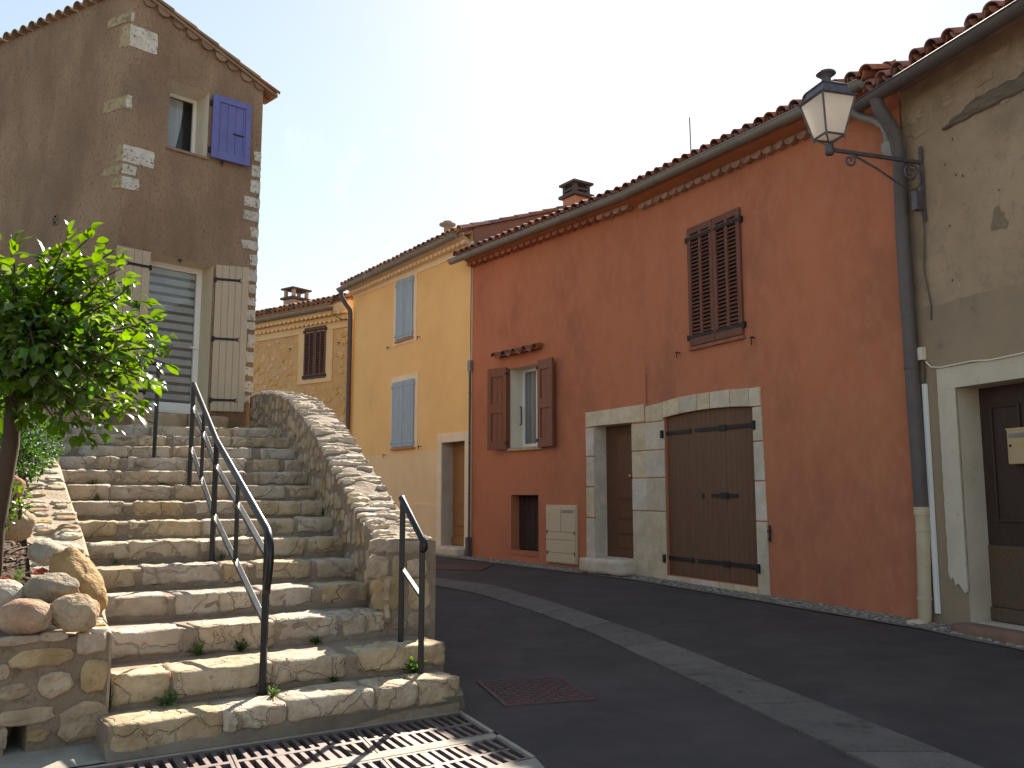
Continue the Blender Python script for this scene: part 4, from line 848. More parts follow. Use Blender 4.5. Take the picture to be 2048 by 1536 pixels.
wb = wall_face(RR, [(0, -1.9), (RR.len, -1.9), (RR.len, zC + 0.25), (0, zB + 0.02)], [HG, HU]); q = reveal(RR, HU, 0, -0.1); wb.add(q.v, q.f); q = reveal(RR, HG, 0, -0.25); wb.add(q.v, q.f); wb.build('wall', RED, rh)
bk = MB(); DP = 7.0
bk.add([RL.p(0, 0, -1.9), RL.p(0, 0, zA), RL.p(0, -DP, zA), RL.p(0, -DP, -1.9)], [(0, 1, 2, 3)])
bk.add([RR.p(RR.len, 0, -1.9), RR.p(RR.len, 0, zC + 0.2), RR.p(RR.len, -DP, zC + 0.2), RR.p(RR.len, -DP, -1.9)], [(0, 1, 2, 3)])
bk.add([RL.p(0, -DP, -1.9), RL.p(0, -DP, zA + 1), RR.p(RR.len, -DP, zC + 1), RR.p(RR.len, -DP, -1.9)], [(0, 1, 2, 3)])
bk.build('rear_wall', GABLE, rh)
# roof, gutter, cornice
roof(rh, RL, -0.12, RL.len, 0.34, zA + 0.035, 0.33, 4, TILE, dz=(0, zB - zA), depth=5.0, deck=TILE)
roof(rh, RR, 0.05, RR.len - 0.12, 0.34, zB + 0.035, 0.33, 2, TILE, dz=(0, zC - zB), depth=5.0, deck=TILE)
bis = (RL.n + RR.n).normalized(); gB = B_ + bis * 0.33 + Vector((0, 0, zB))
gpts = [RL.p(-0.33, 0.33, zA), RL.p(RL.len * 0.5, 0.33, zgl(RL.len / 2)), gB - RL.x * 0.25 + Vector((0, 0, zgl(RL.len - 0.25) - zB)), gB, gB + RR.x * 0.25, RR.p(RR.len * 0.5, 0.33, zgr(RR.len / 2)), RR.p(RR.len - 0.18, 0.33, zC)]
gutter(rh, gpts, [RL.n, RL.n, RL.n, bis, RR.n, RR.n, RR.n], 0.085, ZINC, 12)
soff = MB(); 
for fr, s0, s1, z0_, z1_ in ((RL, 0, RL.len, zA, zB), (RR, 0, RR.len - 0.05, zB, zC)):
    soff.add([fr.p(s0, 0.0, z0_ - 0.13), fr.p(s1, 0.0, z1_ - 0.13), fr.p(s1, 0.20, z1_ - 0.055), fr.p(s0, 0.20, z0_ - 0.055), fr.p(s0, 0.20, z0_ + 0.03), fr.p(s1, 0.20, z1_ + 0.03), fr.p(s0, 0, z0_ + 0.03), fr.p(s1, 0, z1_ + 0.03)], [(0, 3, 2, 1), (3, 4, 5, 2), (4, 6, 7, 5)])
soff.build('eave_cornice', RED, rh)
hdm = half_disc(CORNICER, 0.082, 0.17, True); hdm2 = half_disc(SCALLOP, 0.092, 0.11, True, 8, 0.9)
n = int(RL.len / 0.2)
for i in range(n):
    s = 0.08 + i * 0.2; place('cornice_tile', hdm if s < RL.len - 0.9 else hdm2, rh, RL.M @ Matrix.Translation((s, -0.15, zgl(s) - 0.10)) @ Matrix.Rotation(random.uniform(-0.06, 0.06), 4, 'Y'))
for i in range(int((RR.len - 0.3) / 0.2)):
    s = 0.12 + i * 0.2; place('cornice_tile', hdm2, rh, RR.M @ Matrix.Translation((s, -0.10, zgr(s) - 0.15)) @ Matrix.Rotation(random.uniform(-0.1, 0.1), 4, 'Y'))
# small window with open shutters
q = reveal(RL, HW, 0.004, -0.34); q.build('window_reveal', WHITE, rh)
a0, a1 = HW[0][0], HW[1][0]
wf = frame_ring(RL, a0, a1, wzb, wzt, 0.055, -0.34, -0.29, 0.09); wf.fbox(RL, (a0 + a1) / 2 - 0.035, (a0 + a1) / 2 + 0.035, -0.335, -0.285, wzb + 0.09, wzt - 0.055); wf = bevel(wf.build('window', PVC, rh), 0.004)
pn = pane_quad(RL, a0 + 0.055, a1 - 0.055, -0.320, wzb + 0.09, wzt - 0.055); pn.build('pane', GLASS, wf)
cu = MB(); m = 60; q = []
for i in range(m + 1):
    s = a0 + 0.03 + (a1 - a0 - 0.06) * i / m; nn = -0.37 + 0.018 * math.sin(i * 0.9) + 0.01 * math.sin(i * 2.3); q += [RL.p(s, nn, wzb), RL.p(s, nn, wzt)]
cu.add(q, [(2 * i, 2 * i + 2, 2 * i + 3, 2 * i + 1) for i in range(m)]); cu.build('curtain', CURTAIN, wf)
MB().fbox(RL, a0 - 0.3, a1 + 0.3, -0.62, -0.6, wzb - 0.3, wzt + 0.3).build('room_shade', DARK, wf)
MB().tube([RL.p(a0 + 0.02, -0.22, wzb + 0.45), RL.p(a0 + 0.06, -0.22, wzb + 0.47), RL.p(a0 + 0.06, -0.22, wzb + 0.78), RL.p(a0 + 0.02, -0.22, wzb + 0.80)], 0.012, 8).build('guard_bar', IRON, wf)
MB().fbox(RL, a0 - 0.05, a1 + 0.08, -0.3, 0.05, wzb - 0.05, wzb + 0.004).build('sill', mat('sill_stone', (0.45, 0.34, 0.20), None, 6, bump=0.4), rh)
sw = (a1 - a0) * 0.52
for side, hs, ang in (('L', a0 - 0.02, 16), ('R', a1 + 0.015, 6)):
    lfv = leaf_frame(RL.p(hs, 0.035, 0), RL, side, sw if side == 'R' else sw * 0.95, ang)
    so = plank_leaf(rh, lfv, wzb - 0.02, wzt + 0.03, WOODSH, 4, 0.0, 0.028)
    w = lfv.len; fm = MB(); zb_, zt_ = wzb - 0.02, wzt + 0.03; zm = (zb_ + zt_) / 2
    for f0, f1, y0, y1 in ((0, 0.2, zb_, zt_), (0.8, 1, zb_, zt_), (0.2, 0.8, zt_ - 0.17, zt_), (0.2, 0.8, zm - 0.09, zm + 0.09), (0.2, 0.8, zb_, zb_ + 0.17)): fm.fbox(lfv, f0 * w, f1 * w, 0.0285, 0.048 if f1 - f0 < 0.5 else 0.047, y0, y1)
    bevel(fm.build('shutter_frame', WOODSH, so), 0.005)
    for f in (0.08, 0.92):
        z = zb_ + (zt_ - zb_) * f; e = w if side == 'L' else 0; MB().fbox(lfv, e - 0.03, e + 0.03, -0.03, 0.055, z - 0.03, z + 0.03).build('hinge', IRON, so)
    if side == 'L': MB().fbox(RL, a0 - 0.02, a0 + 0.015, 0.002, 0.05, wzb, wzt).build('shutter_stile', WOODSH, rh)
hs0, hz0 = RL.px(1000, 716); hs1 = RL.px(1083, 706)[0]; hood = MB().fbox(RL, hs0 - 0.02, hs1 + 0.02, 0, 0.12, hz0 - 0.005, hz0 + 0.02); ho = hood.build('window_hood', TILE, rh)
for i in range(5):
    s = hs0 + (hs1 - hs0) * i / 4; place('tile', TM[TILE], ho, RL.M @ Matrix.Translation((s, -0.16, hz0 + 0.01)) @ Matrix.Rotation(0.3, 4, 'X') @ Matrix.Scale(0.85, 4) @ Matrix.Scale(0.45, 4, (0, 1, 0)))
    if i < 4: place('channel_tile', TM[TILE], ho, RL.M @ Matrix.Translation((s + (hs1 - hs0) / 8, -0.17, hz0 + 0.035)) @ Matrix.Rotation(0.3, 4, 'X') @ Matrix.Rotation(math.pi, 4, 'Y') @ Matrix.Scale(0.85, 4) @ Matrix.Scale(0.4, 4, (0, 1, 0)))
# niche, meter box
nd = MB().fbox(RL, n0 - 0.05, n1 + 0.05, -0.24, -0.21, HN[0][1] - 0.02, HN[2][1] + 0.02).build('niche_door', GRILLW, rh)
for i in range(5):
    w = (n1 - n0) / 5; bevel(MB().fbox(RL, n0 + i * w + 0.004, n0 + (i + 1) * w - 0.004, -0.209, -0.185, HN[0][1] + 0.02, HN[2][1] - 0.03).build('board', GRILLW, nd), 0.004)
MB().fbox(RL, n0, n1, -0.18, 0.012, HN[0][1] - 0.07, HN[0][1] + 0.004).build('niche_sill', RED, rh)
m0, m1 = RL.px(1095, 1065)[0], RL.px(1156, 1065)[0]; mz1 = RL.px(1125, 1010)[1]; mz0 = RL.px(1125, 1127)[1]
mb = bevel(MB().fbox(RL, m0, m1, -0.05, 0.035, mz0, mz1).build('meter_box', METER, rh), 0.01)
MH = mz1 - mz0; MWd = m1 - m0
for f0, f1, g0, g1 in ((0.03, 0.50, 0.54, 0.95), (0.515, 0.97, 0.54, 0.95), (0.03, 0.97, 0.405, 0.525), (0.03, 0.97, 0.185, 0.39), (0.10, 0.97, 0.02, 0.17)):
    bevel(MB().fbox(RL, m0 + MWd * f0, m0 + MWd * f1, 0.0355, 0.046, mz0 + MH * g0, mz0 + MH * g1).build('meter_door', METER, mb), 0.004)
for f, g_ in ((0.06, 0.53), (0.95, 0.53), (0.06, 0.18), (0.95, 0.18)): MB().fbox(RL, m0 + MWd * f - 0.006, m0 + MWd * f + 0.006, 0.04, 0.055, mz0 + MH * g_ - 0.03, mz0 + MH * g_ + 0.03).build('latch', INK, mb)
MB().fbox(RL, m0 + MWd * 0.56, m0 + MWd * 0.93, 0.0465, 0.049, mz0 + MH * 0.865, mz0 + MH * 0.915).build('number_plate', PLATE, mb)
MB().lathe(RL.M @ Matrix.Translation((m0 + MWd * 0.13, -0.046, mz0 + MH * 0.84)) @ Matrix.Rotation(math.pi / 2, 4, 'X'), [(0.0, 0.008), (0.022, 0.008), (0.026, 0.0)], 14).build('key_disc', mat('key_yellow', (0.60, 0.46, 0.22), None, bump=0), mb)
# small door and its stones
def surround(parent, fr, poly, proud=0.018, back=-0.10, m=SURR, nm='surround_stone'):
    o = MB().prism(fr, poly, back, proud + random.uniform(-0.004, 0.004)).build(nm, m, parent); bevel(o, 0.010, 2); return o
def S(fr, u, v): return fr.px(u, v)
dd_ = depth_for(RL, d0, -0.2, 1214)
dz0, dz1 = HD[0][1], HD[2][1]
reveal(RL, HD, 0.0, dd_).build('door_reveal', SURR, rh)
jl0 = RL.px(1174, 985)[0]; cz = [dz0 - 0.08] + [RL.px(1185, v)[1] for v in (1036, 974, 913)] + [RL.px(1185, 855)[1]]
for z0_, z1_ in zip(cz, cz[1:]): surround(rh, RL, [(jl0 + random.uniform(-0.01, 0.01), z0_ + 0.008), (d0 - 0.001, z0_ + 0.008), (d0 - 0.001, z1_ - 0.008), (jl0 + random.uniform(-0.01, 0.01), z1_ - 0.008)])
lz0 = max(dz1, cz[-1]) + 0.001; lz1 = RL.px(1190, 826)[1] + 0.02
surround(rh, RL, [(jl0 - 0.01, cz[-1] + 0.004), (d0 - 0.001, lz0), (d1 + 0.0, lz0), (RL.len - 0.03, lz0), (RL.len - 0.04, lz1 + 0.03), (jl0 - 0.01, lz1)])
dr = MB().fbox(RL, d0, d1 + 0.02, dd_ - 0.05, dd_, dz0, dz1).build('door', DOORW, rh)
dw = d1 - d0
for f0, f1, g0, g1 in ((0.30, 0.92, 0.44, 0.93), (0.30, 0.92, 0.07, 0.16), (0.30, 0.92, 0.18, 0.27), (0.30, 0.92, 0.29, 0.38)): bevel(MB().fbox(RL, d0 + dw * f0, d0 + dw * f1, dd_ + 0.001, dd_ + 0.014, dz0 + (dz1 - dz0) * g0, dz0 + (dz1 - dz0) * g1).build('door_panel', DOORW, dr), 0.008)
MB().lathe(RL.M @ Matrix.Translation((d0 + dw * 0.70, -dd_ - 0.0, dz0 + (dz1 - dz0) * 0.61)) @ Matrix.Rotation(math.pi / 2, 4, 'X'), [(0.03, 0), (0.012, 0.02), (0.012, 0.04), (0.034, 0.055), (0.036, 0.075), (0.0, 0.085)], 14).build('knob', BRASS, dr, True)
stone_obj('threshold', RL.M @ Matrix.Translation(((d0 + d1) / 2 - 0.02, -0.0, dz0 - 0.115)), (d1 - d0) / 2 + 0.06, -dd_ + 0.03, 0.115, SURR, rh, 0.02, 0.012, 5, 12, 6, 4)
# pillar between the doors (turns with the wall), garage surround and planks
pz = [gzb - 0.12] + [RR.px(1298, v)[1] for v in (1022, 956, 901, 845)]
for z0_, z1_ in zip(pz, pz[1:]):
    surround(rh, RL, rect(d1 + 0.001, RL.len + 0.004, z0_ + 0.006, z1_ - 0.006)); surround(rh, RR, rect(-0.004, ga0 - 0.001, z0_ + 0.006, z1_ - 0.006))
us = [1296, 1326, 1360, 1395, 1421, 1461, 1500]
gj = RR.px(1530, 990)[0]
av = [RR.px(u, 800)[0] for u in us] + [gj]; av[0] = 0.004
def garc(s): return gtop + rise * 0.9 * (1 - (2 * (s - ga0) / (ga1 - ga0) - 1) ** 2) if ga0 < s < ga1 else gtop
vt = lambda s: gtop + rise * 0.8 * (1 - (2 * (s - ga0) / (ga1 - ga0) - 1) ** 2) + 0.24
for i, (s0, s1) in enumerate(zip(av, av[1:])):
    lo0, lo1 = max(s0, 0), s1; bot = [(s0 + 0.006, garc(s0) + 0.002), ((s0 + s1) / 2, garc((s0 + s1) / 2) + 0.002), (s1 - 0.006, garc(s1) + 0.002)]
    if i == 0: bot = [(0.004, pz[-1] + 0.004), (ga0 - 0.002, pz[-1] + 0.004), (s1 - 0.006, garc(s1))] if s1 > ga0 else [(0.004, pz[-1] + 0.004), (s1 - 0.006, pz[-1] + 0.004)]
    if i == 0: poly = bot + [(s1 - 0.006, vt(s1)), (0.004, vt(ga0 - 0.1) - 0.02)]
    else: poly = bot + [(s1 - 0.008, vt(min(s1, ga1)) + random.uniform(-0.01, 0.01)), (s0 + 0.004, vt(max(s0, ga0)) + random.uniform(-0.01, 0.01))]
    surround(rh, RR, poly, 0.022)
jz = [gzb - 0.12] + [RR.px(1525, v)[1] for v in (1043, 962, 882)] + [gtop - 0.004]
for k_, (z0_, z1_) in enumerate(zip(jz, jz[1:])): surround(rh, RR, [(ga1 + 0.001, z0_ + 0.006), (gj + 0.04 - k_ * 0.01, z0_ + 0.006), (gj + 0.03 - k_ * 0.01, z1_ - 0.006), (ga1 + 0.001, z1_ - 0.006)], m=SURR)
s = ga0
for w in (0.55, 0.62, 0.3, 0.9):
    e = min(ga1, s + w); surround(rh, RR, rect(s + 0.006, e - 0.006, gzb - 0.22, gzb - 0.012), 0.03, -0.2, nm='threshold')
    s = e
    if e >= ga1: break
gd = MB().prism(RR, [(ga0, gzb), (ga1, gzb)] + arc, -0.12, -0.075).build('garage_door', GARAGE, rh)
NP = 19; GW = ga1 - ga0
for i in range(NP):
    s0, s1 = ga0 + GW * i / NP + 0.0012, ga0 + GW * (i + 1) / NP - 0.0012; pr = -0.045 + (0.004 if 6 <= i < 13 else 0)
    bevel(MB().prism(RR, [(s0, gzb + 0.004), (s1, gzb + 0.004), (s1, garc(s1) - 0.004), (s0, garc(s0) - 0.004)], -0.074, pr).build('plank', GARAGE, gd), 0.0025)
zst = gzb + (gtop - gzb) * 0.90; zsb = gzb + (gtop - gzb) * 0.105; zsm = gzb + (gtop - gzb) * 0.50
for z in (zst, zsb):
    for s0, s1, pv in ((ga0 - 0.03, ga0 + GW * 0.30, ga0 - 0.03), (ga0 + GW * 0.345, ga1 + 0.04, ga1 + 0.03)):
        st = MB().fbox(RR, s0, s1, -0.038, -0.028, z - 0.027, z + 0.027); st.fbox(RR, pv - 0.025, pv + 0.025, -0.05, 0.05, z - 0.07, z + 0.045)
        if s1 - s0 > 0.8: st.fbox(RR, ga0 + GW * 0.62, ga0 + GW * 0.70, -0.039, -0.02, z - 0.04, z + 0.04)
        else: st.fbox(RR, s1 - 0.04, s1, -0.039, -0.024, z - 0.035, z + 0.035)
        bevel(st.build('hinge_strap', IRON, gd), 0.004)
hg = MB().fbox(RR, ga0 + GW * 0.52, ga0 + GW * 0.80, -0.038, -0.028, zsm - 0.022, zsm + 0.022); hg.fbox(RR, ga0 + GW * 0.62, ga0 + GW * 0.70, -0.039, -0.018, zsm - 0.04, zsm + 0.04); hg.build('hinge_plate', IRON, gd)
MB().fbox(RR, ga0 + GW * 0.41, ga0 + GW * 0.435, -0.038, -0.03, zsm - 0.04, zsm + 0.03).build('keyhole_plate', IRON, gd)
# upper louvred shutters
MB().fbox(RR, ua0 - 0.02, ua1 + 0.02, -0.12, -0.10, uz0, uz1).build('window_back', DARK, rh)
mdl = (ua0 + ua1) / 2
for s0, s1, sf in ((ua0, mdl - 0.004, 'L'), (mdl + 0.004, ua1, 'R')):
    louvre_leaf(rh, Fr(RR.p(s0, 0.0, 0), RR.p(s1, 0.0, 0)), uz0, uz1, BRSHUT, 27, 0.006, 0.035, 2, (0.075, 0.905), sf)
MB().fbox(RR, ua0 - 0.02, ua1 + 0.01, 0, 0.045, uz0 - 0.06, uz0 - 0.012).build('sill', CORNICER, rh)
hook(rh, RR, 1510, 676); hook(rh, RR, 1360, 706, 0.05)
a, z = RL.px(1293, 812); 
MB().bar(RR.p(0.0 + 0.03, 0.012, RR.px(1297, 808)[1]), RR.p(0.03, 0.012, RR.px(1297, 748)[1]), 0.012).build('iron_rod', CORNICER, rh)
a, z = RR.px(1542, 1066); la = MB(); la.bar(RR.p(a, 0.02, z + 0.10), RR.p(a, 0.02, z - 0.11), 0.02); la.bar(RR.p(a - 0.03, 0.03, z + 0.02), RR.p(a + 0.03, 0.03, z + 0.02), 0.02); la.bar(RR.p(a - 0.02, 0.03, z - 0.07), RR.p(a + 0.02, 0.03, z - 0.07), 0.016); la.build('door_holdback', IRON, rh)
# antenna rod and salmon chimney stand on the roofs
an = RR.pt(1385, 320, -1.0); MB().bar(RR.p(RR.px(1384, 320, -1.0)[0], -1.0, RR.px(1384, 335, -1.0)[1] - 0.6), RR.p(RR.px(1379, 235, -1.0)[0], -1.0, RR.px(1379, 235, -1.0)[1]), 0.016).build('antenna_rod', ZINCD, rh)

# ---------------------------------------------------------------- yellow house
yh = thing('yellow_house', 'yellow rendered house with pale blue shutters', 'house', YE.p(YE.len / 2, -1.5, gz(-2.5, 20)))
yz0 = YE.px(690, 573, 0.33)[1]; yz1 = YE.px(925, 462, 0.33)[1]; yzg = lambda s: yz0 + (yz1 - yz0) * s / YE.len
def span(fr, ua, ub, v): return fr.px(ua, v)[0], fr.px(ub, v)[0]
ey0, ey1 = span(YE, 884, 931, 985); eyz1 = YE.px(905, 884)[1]; eyz0 = YE.px(905, 1093)[1]
HE = rect(ey0, ey1 + 0.0, eyz0, eyz1)
pzl = YE.px(800, 906)[1]; czl = [YE.px(704, 598)[1], YE.px(940, 505)[1]]
up = wall_face(YE, [(0, pzl), (YE.len, pzl), (YE.len, yz1 + 0.05), (0, yz0 + 0.05)], [] if eyz1 < pzl else [[(ey0, pzl + 0.001), (ey1, pzl + 0.001), (ey1, eyz1), (ey0, eyz1)]])
up.add([YE.p(0, 0, -1.9), YE.p(0, 0, yz0), YE.p(0, -7, yz0), YE.p(0, -7, -1.9)], [(0, 1, 2, 3)])
up.build('wall', YELLOW, yh)
lw = wall_face(YE, [(0, -1.9), (ey0, -1.9), (ey0, pzl - 0.001), (0, pzl - 0.001)], []); lw.add([YE.p(ey1, 0, -1.9), YE.p(YE.len, 0, -1.9), YE.p(YE.len, 0, pzl), YE.p(ey1, 0, pzl)], [(0, 1, 2, 3)]); lw.add([YE.p(ey0, 0, -1.9), YE.p(ey1, 0, -1.9), YE.p(ey1, 0, eyz0), YE.p(ey0, 0, eyz0)], [(0, 1, 2, 3)]); lw.build('lower_wall', CREAM, yh)
pll = YE.px(850, 1008)[1]; MB().prism(YE, [(0, -1.9), (ey0 - 0.14, -1.9), (ey0 - 0.14, pll), (0, pll)], -0.02, 0.025).build('plinth', CREAM, yh)
MB().prism(YE, [(0, czl[0]), (YE.len, czl[1]), (YE.len, yz1 - 0.12), (0, yz0 - 0.12)], -0.02, 0.018).build('cornice_band', TRIM, yh)
MB().fbox(YE, YE.len - 0.07, YE.len - 0.01, 0, 0.014, -1.3, czl[1] - 0.004).build('corner_strip', TRIM, yh)
hy = half_disc(TRIM, 0.085, 0.20, True)
so_ = MB(); so_.add([YE.p(0, 0.02, yz0 - 0.14), YE.p(YE.len, 0.02, yz1 - 0.14), YE.p(YE.len, 0.22, yz1 - 0.03), YE.p(0, 0.22, yz0 - 0.03), YE.p(0, 0.22, yz0 + 0.03), YE.p(YE.len, 0.22, yz1 + 0.03)], [(0, 3, 2, 1), (3, 4, 5, 2)]); so_.build('eave_soffit', TRIM, yh)
for i in range(int(YE.len / 0.19)):
    s = 0.1 + i * 0.19; place('cornice_tile', hy, yh, YE.M @ Matrix.Translation((s, -0.17, yzg(s) - 0.10)))
roof(yh, YE, 0.0, YE.len - 0.02, 0.34, yz0 + 0.035, 0.35, 2, TILEOLD, dz=(0, yz1 - yz0), depth=4.4, deck=TILEOLD)
gutter(yh, [YE.p(-0.2, 0.33, yz0), YE.p(YE.len / 2, 0.33, yzg(YE.len / 2)), YE.p(YE.len - 0.12, 0.33, yz1)], [YE.n] * 3, 0.085, ZINC, 7)
gb = MB(); zr = yz1 + 0.16
gb.add([YE.p(YE.len, -0.02, yz1 - 1.2), YE.p(YE.len, -4.3, yz1 - 1.2), YE.p(YE.len, -4.3, zr + 4.3 * 0.35), YE.p(YE.len, -0.02, zr)] + [YE.p(YE.len - 0.2, n_, z) for n_, z in ((-0.02, yz1 - 1.2), (-4.3, yz1 - 1.2), (-4.3, zr + 4.3 * 0.35), (-0.02, zr))], [(0, 1, 2, 3), (3, 2, 6, 7), (1, 5, 6, 2), (0, 3, 7, 4), (4, 7, 6, 5)])
gb.build('gable_wall', GABLE, yh)
for i in range(11):
    y = 0.05 + i * 0.40; M = YE.M @ Matrix.Translation((YE.len - 0.03, 0, zr + 0.0)) @ Matrix.Rotation(math.atan(0.35), 4, 'X') @ Matrix.Translation((0, y - 0.1, 0.005)) @ Matrix.Scale(1.05, 4); place('verge_tile', TM[TILE], yh, M)
bk = MB(); bk.add([YE.p(0, -7, -1.9), YE.p(0, -7, 6.5), YE.p(YE.len, -7, 6.5), YE.p(YE.len, -7, -1.9)], [(0, 1, 2, 3)]); bk.build('rear_wall', GABLE, yh)
for (ua, ub, vm, vt0, vt1, vb0, vb1, ta, tb, tvb) in ((795, 828, 620, 564, 552, 681, 672, 789, 834, 689), (787, 830, 830, 766, 758, 896, 891, 783, 836, 899)):
    s0, s1 = span(YE, ua, ub, vm); z1_ = (YE.px(ua, vt0)[1] + YE.px(ub, vt1)[1]) / 2; z0_ = (YE.px(ua, vb0)[1] + YE.px(ub, vb1)[1]) / 2
    t0, t1 = span(YE, ta, tb, vm); tzb = YE.px((ta + tb) / 2, tvb - 2)[1]; tzt = z1_ + 0.13 if vm > 700 else czl[0] + (czl[1] - czl[0]) * 0.5 + 0.0
    MB().prism(YE, rect(t0, t1, tzb, tzt), -0.02, 0.016).build('window_surround', TRIM, yh)
    ml = (s0 + s1) / 2
    for a0, a1, sf in ((s0, ml - 0.004, 'L'), (ml + 0.004, s1, 'R')):
        plank_leaf(yh, Fr(YE.p(a0, 0, 0), YE.p(a1, 0, 0)), z0_, z1_, BLUE, 4, 0.018, 0.034, straps=(0.07, 0.93), strap_m=BLUE, strap_len=0.9, strap_from=sf)
    MB().fbox(YE, s0 - 0.02, s1 + 0.02, 0.015, 0.06, z0_ - 0.06, z0_ - 0.015).build('sill', mat('terracotta', (0.45, 0.22, 0.12), None, 6, bump=0.2), yh)
    hook(yh, YE, ua - 16, vb0 + 14, 0.05); hook(yh, YE, ub + 12, vb1 + 2, 0.05)
t0, t1 = span(YE, 875, 940, 985); tz1 = YE.px(905, 866)[1]
fr_m = MB(); fr_m.fbox(YE, t0, ey0, -0.02, 0.03, eyz0 - 0.25, tz1); fr_m.fbox(YE, ey1, YE.len - 0.055, -0.02, 0.03, eyz0 - 0.25, tz1); fr_m.fbox(YE, ey0, ey1, -0.02, 0.029, eyz1, tz1); bevel(fr_m.build('door_surround', TRIM, yh), 0.006)
de = depth_for(YE, ey0, -0.2, 906); reveal(YE, HE, 0.0, de).build('door_reveal', mat('grey_reveal', (0.50, 0.42, 0.34), None, 2, bump=0.1), yh)
yd = MB().fbox(YE, ey0 - 0.02, ey1 + 0.3, de - 0.05, de, eyz0, eyz1).build('door', OAK, yh); ew = ey1 - ey0 + 0.1
for f0, f1, g0, g1 in ((0.26, 0.95, 0.40, 0.91), (0.10, 0.95, 0.19, 0.29), (0.10, 0.95, 0.10, 0.18)): bevel(MB().fbox(YE, ey0 + ew * f0, ey0 + ew * f1, de + 0.001, de + 0.016, eyz0 + (eyz1 - eyz0) * g0, eyz0 + (eyz1 - eyz0) * g1).build('door_panel', OAK, yd), 0.008)
MB().fbox(YE, ey0, ey0 + ew, de + 0.001, de + 0.03, eyz0 + 0.02, eyz0 + 0.15).build('weather_board', OAK, yd)
MB().fbox(YE, ey0 + ew * 0.55, ey0 + ew * 0.95, de + 0.001, de + 0.035, eyz0 + (eyz1 - eyz0) * 0.535, eyz0 + (eyz1 - eyz0) * 0.555).build('handle', IRON, yd)
kc = YE.p(ey0 + ew * 0.70, de + 0.03, eyz0 + (eyz1 - eyz0) * 0.77); MB().tube([kc + YE.x * (0.045 * math.sin(a_ * 0.5236)) + Vector((0, 0, 0.055 * math.cos(a_ * 0.5236))) for a_ in range(13)], 0.011, 8).build('knocker', IRON, yd)
stone_obj('threshold', YE.M @ Matrix.Translation(((ey0 + ey1) / 2, 0.05, eyz0 - 0.09)), (ey1 - ey0) / 2 + 0.1, 0.30, 0.09, SURR, yh, 0.02, 0.012, 9, 8, 4, 3)
# downpipe at the left corner, conduit at the right, vent on the roof
pipe(yh, [YE.p(-0.10, 0.33, yz0 - 0.07), YE.p(-0.08, 0.32, yz0 - 0.22), YE.p(-0.03, 0.2, yz0 - 0.42), YE.p(-0.02, 0.09, yz0 - 0.56), YE.p(-0.02, 0.08, yz0 - 0.75), YE.p(-0.02, 0.08, -1.3)], 0.062, ZINCD, collars=(3.9, 2.6, 1.3, 0.2))
ca = YE.len - 0.015; czb = YE.px(944, 733)[1]
MB().fbox(YE, ca - 0.05, ca + 0.05, 0.015, 0.075, czb - 0.1, czb + 0.12).build('junction_box', PLATE, yh)
pipe(yh, [YE.p(ca, 0.045, czb - 0.1), YE.p(ca, 0.045, -1.28)], 0.022, ZINCD, 'conduit', (2.0, 1.0, 0.0))
MB().tube([YE.p(ca + 0.005, 0.03, czb + 0.12), YE.p(ca - 0.01, 0.03, 3.2), YE.p(ca + 0.01, 0.03, czl[1])], 0.008, 6).build('cable', INK, yh)
MB().fbox(YE, ca - 0.045, ca + 0.045, 0.02, 0.10, -1.3, -0.85).build('pipe_guard', ZINCD, yh)
vp = YE.pt(895, 462, -0.5); MB().lathe(Matrix.Translation((vp.x, vp.y, vp.z)), [(0.10, -0.35), (0.085, 0.0), (0.085, 0.10), (0.19, 0.13), (0.19, 0.16), (0.10, 0.17), (0.10, 0.22), (0.02, 0.23)], 16).build('roof_vent', PALECONC, yh)
# chimney on the party wall
def chimney(name, label, base, w, d, h, body, fr, cap, hcol=0.26, hflue=0.0, opened=True):
    t = thing(name, label, 'chimney', base)
    M = Matrix.Translation(base) @ fr.M.to_3x3().to_4x4()
    bevel(MB().box(M, -w / 2, w / 2, -d / 2, d / 2, -0.8, h).build('stack', body, t), 0.015)
    MB().box(M, -w / 2 - 0.07, w / 2 + 0.07, -d / 2 - 0.07, d / 2 + 0.07, h + 0.002, h + 0.07).build('collar', cap, t)
    for sx in (-1, 1):
        for sy in (-1, 1): MB().box(M, sx * w * 0.40 - 0.045, sx * w * 0.40 + 0.045, sy * d * 0.40 - 0.045, sy * d * 0.40 + 0.045, h + 0.071, h + 0.07 + hcol).build('pillar', cap if hflue else body, t)
    if hflue: MB().box(M, -w / 2, w / 2, -d / 2, d / 2, h + 0.15, h + 0.20).build('band', cap, t)
    c = MB(); z = h + 0.07 + hcol; o = 0.06
    c.box(M, -w / 2 - o, w / 2 + o, -d / 2 - o, d / 2 + o, z + 0.001, z + 0.05); q = [M @ Vector((x, y, zz)) for x, y, zz in ((-w / 2 - o, -d / 2 - o, z + 0.052), (w / 2 + o, -d / 2 - o, z + 0.052), (w / 2 + o, d / 2 + o, z + 0.052), (-w / 2 - o, d / 2 + o, z + 0.052), (0, 0, z + 0.12))]
    c.add(q, [(0, 1, 4), (1, 2, 4), (2, 3, 4), (3, 0, 4)]); c.build('cap', cap, t); return t
CAPD = mat('dark_chimney_cap', (0.10, 0.075, 0.072), (0.07, 0.055, 0.052), 6, bump=0.3)
cb = YE.p(YE.len - 0.05, -2.75, 0); cbz = vz(cb, 398)
chimney('salmon_chimney', 'salmon rendered chimney with dark slotted cap on the gable between yellow and red houses', Vector((cb.x, cb.y, cbz - 0.5)), 0.44, 0.44, 0.5, SALMON, YE, CAPD, 0.22, 1)

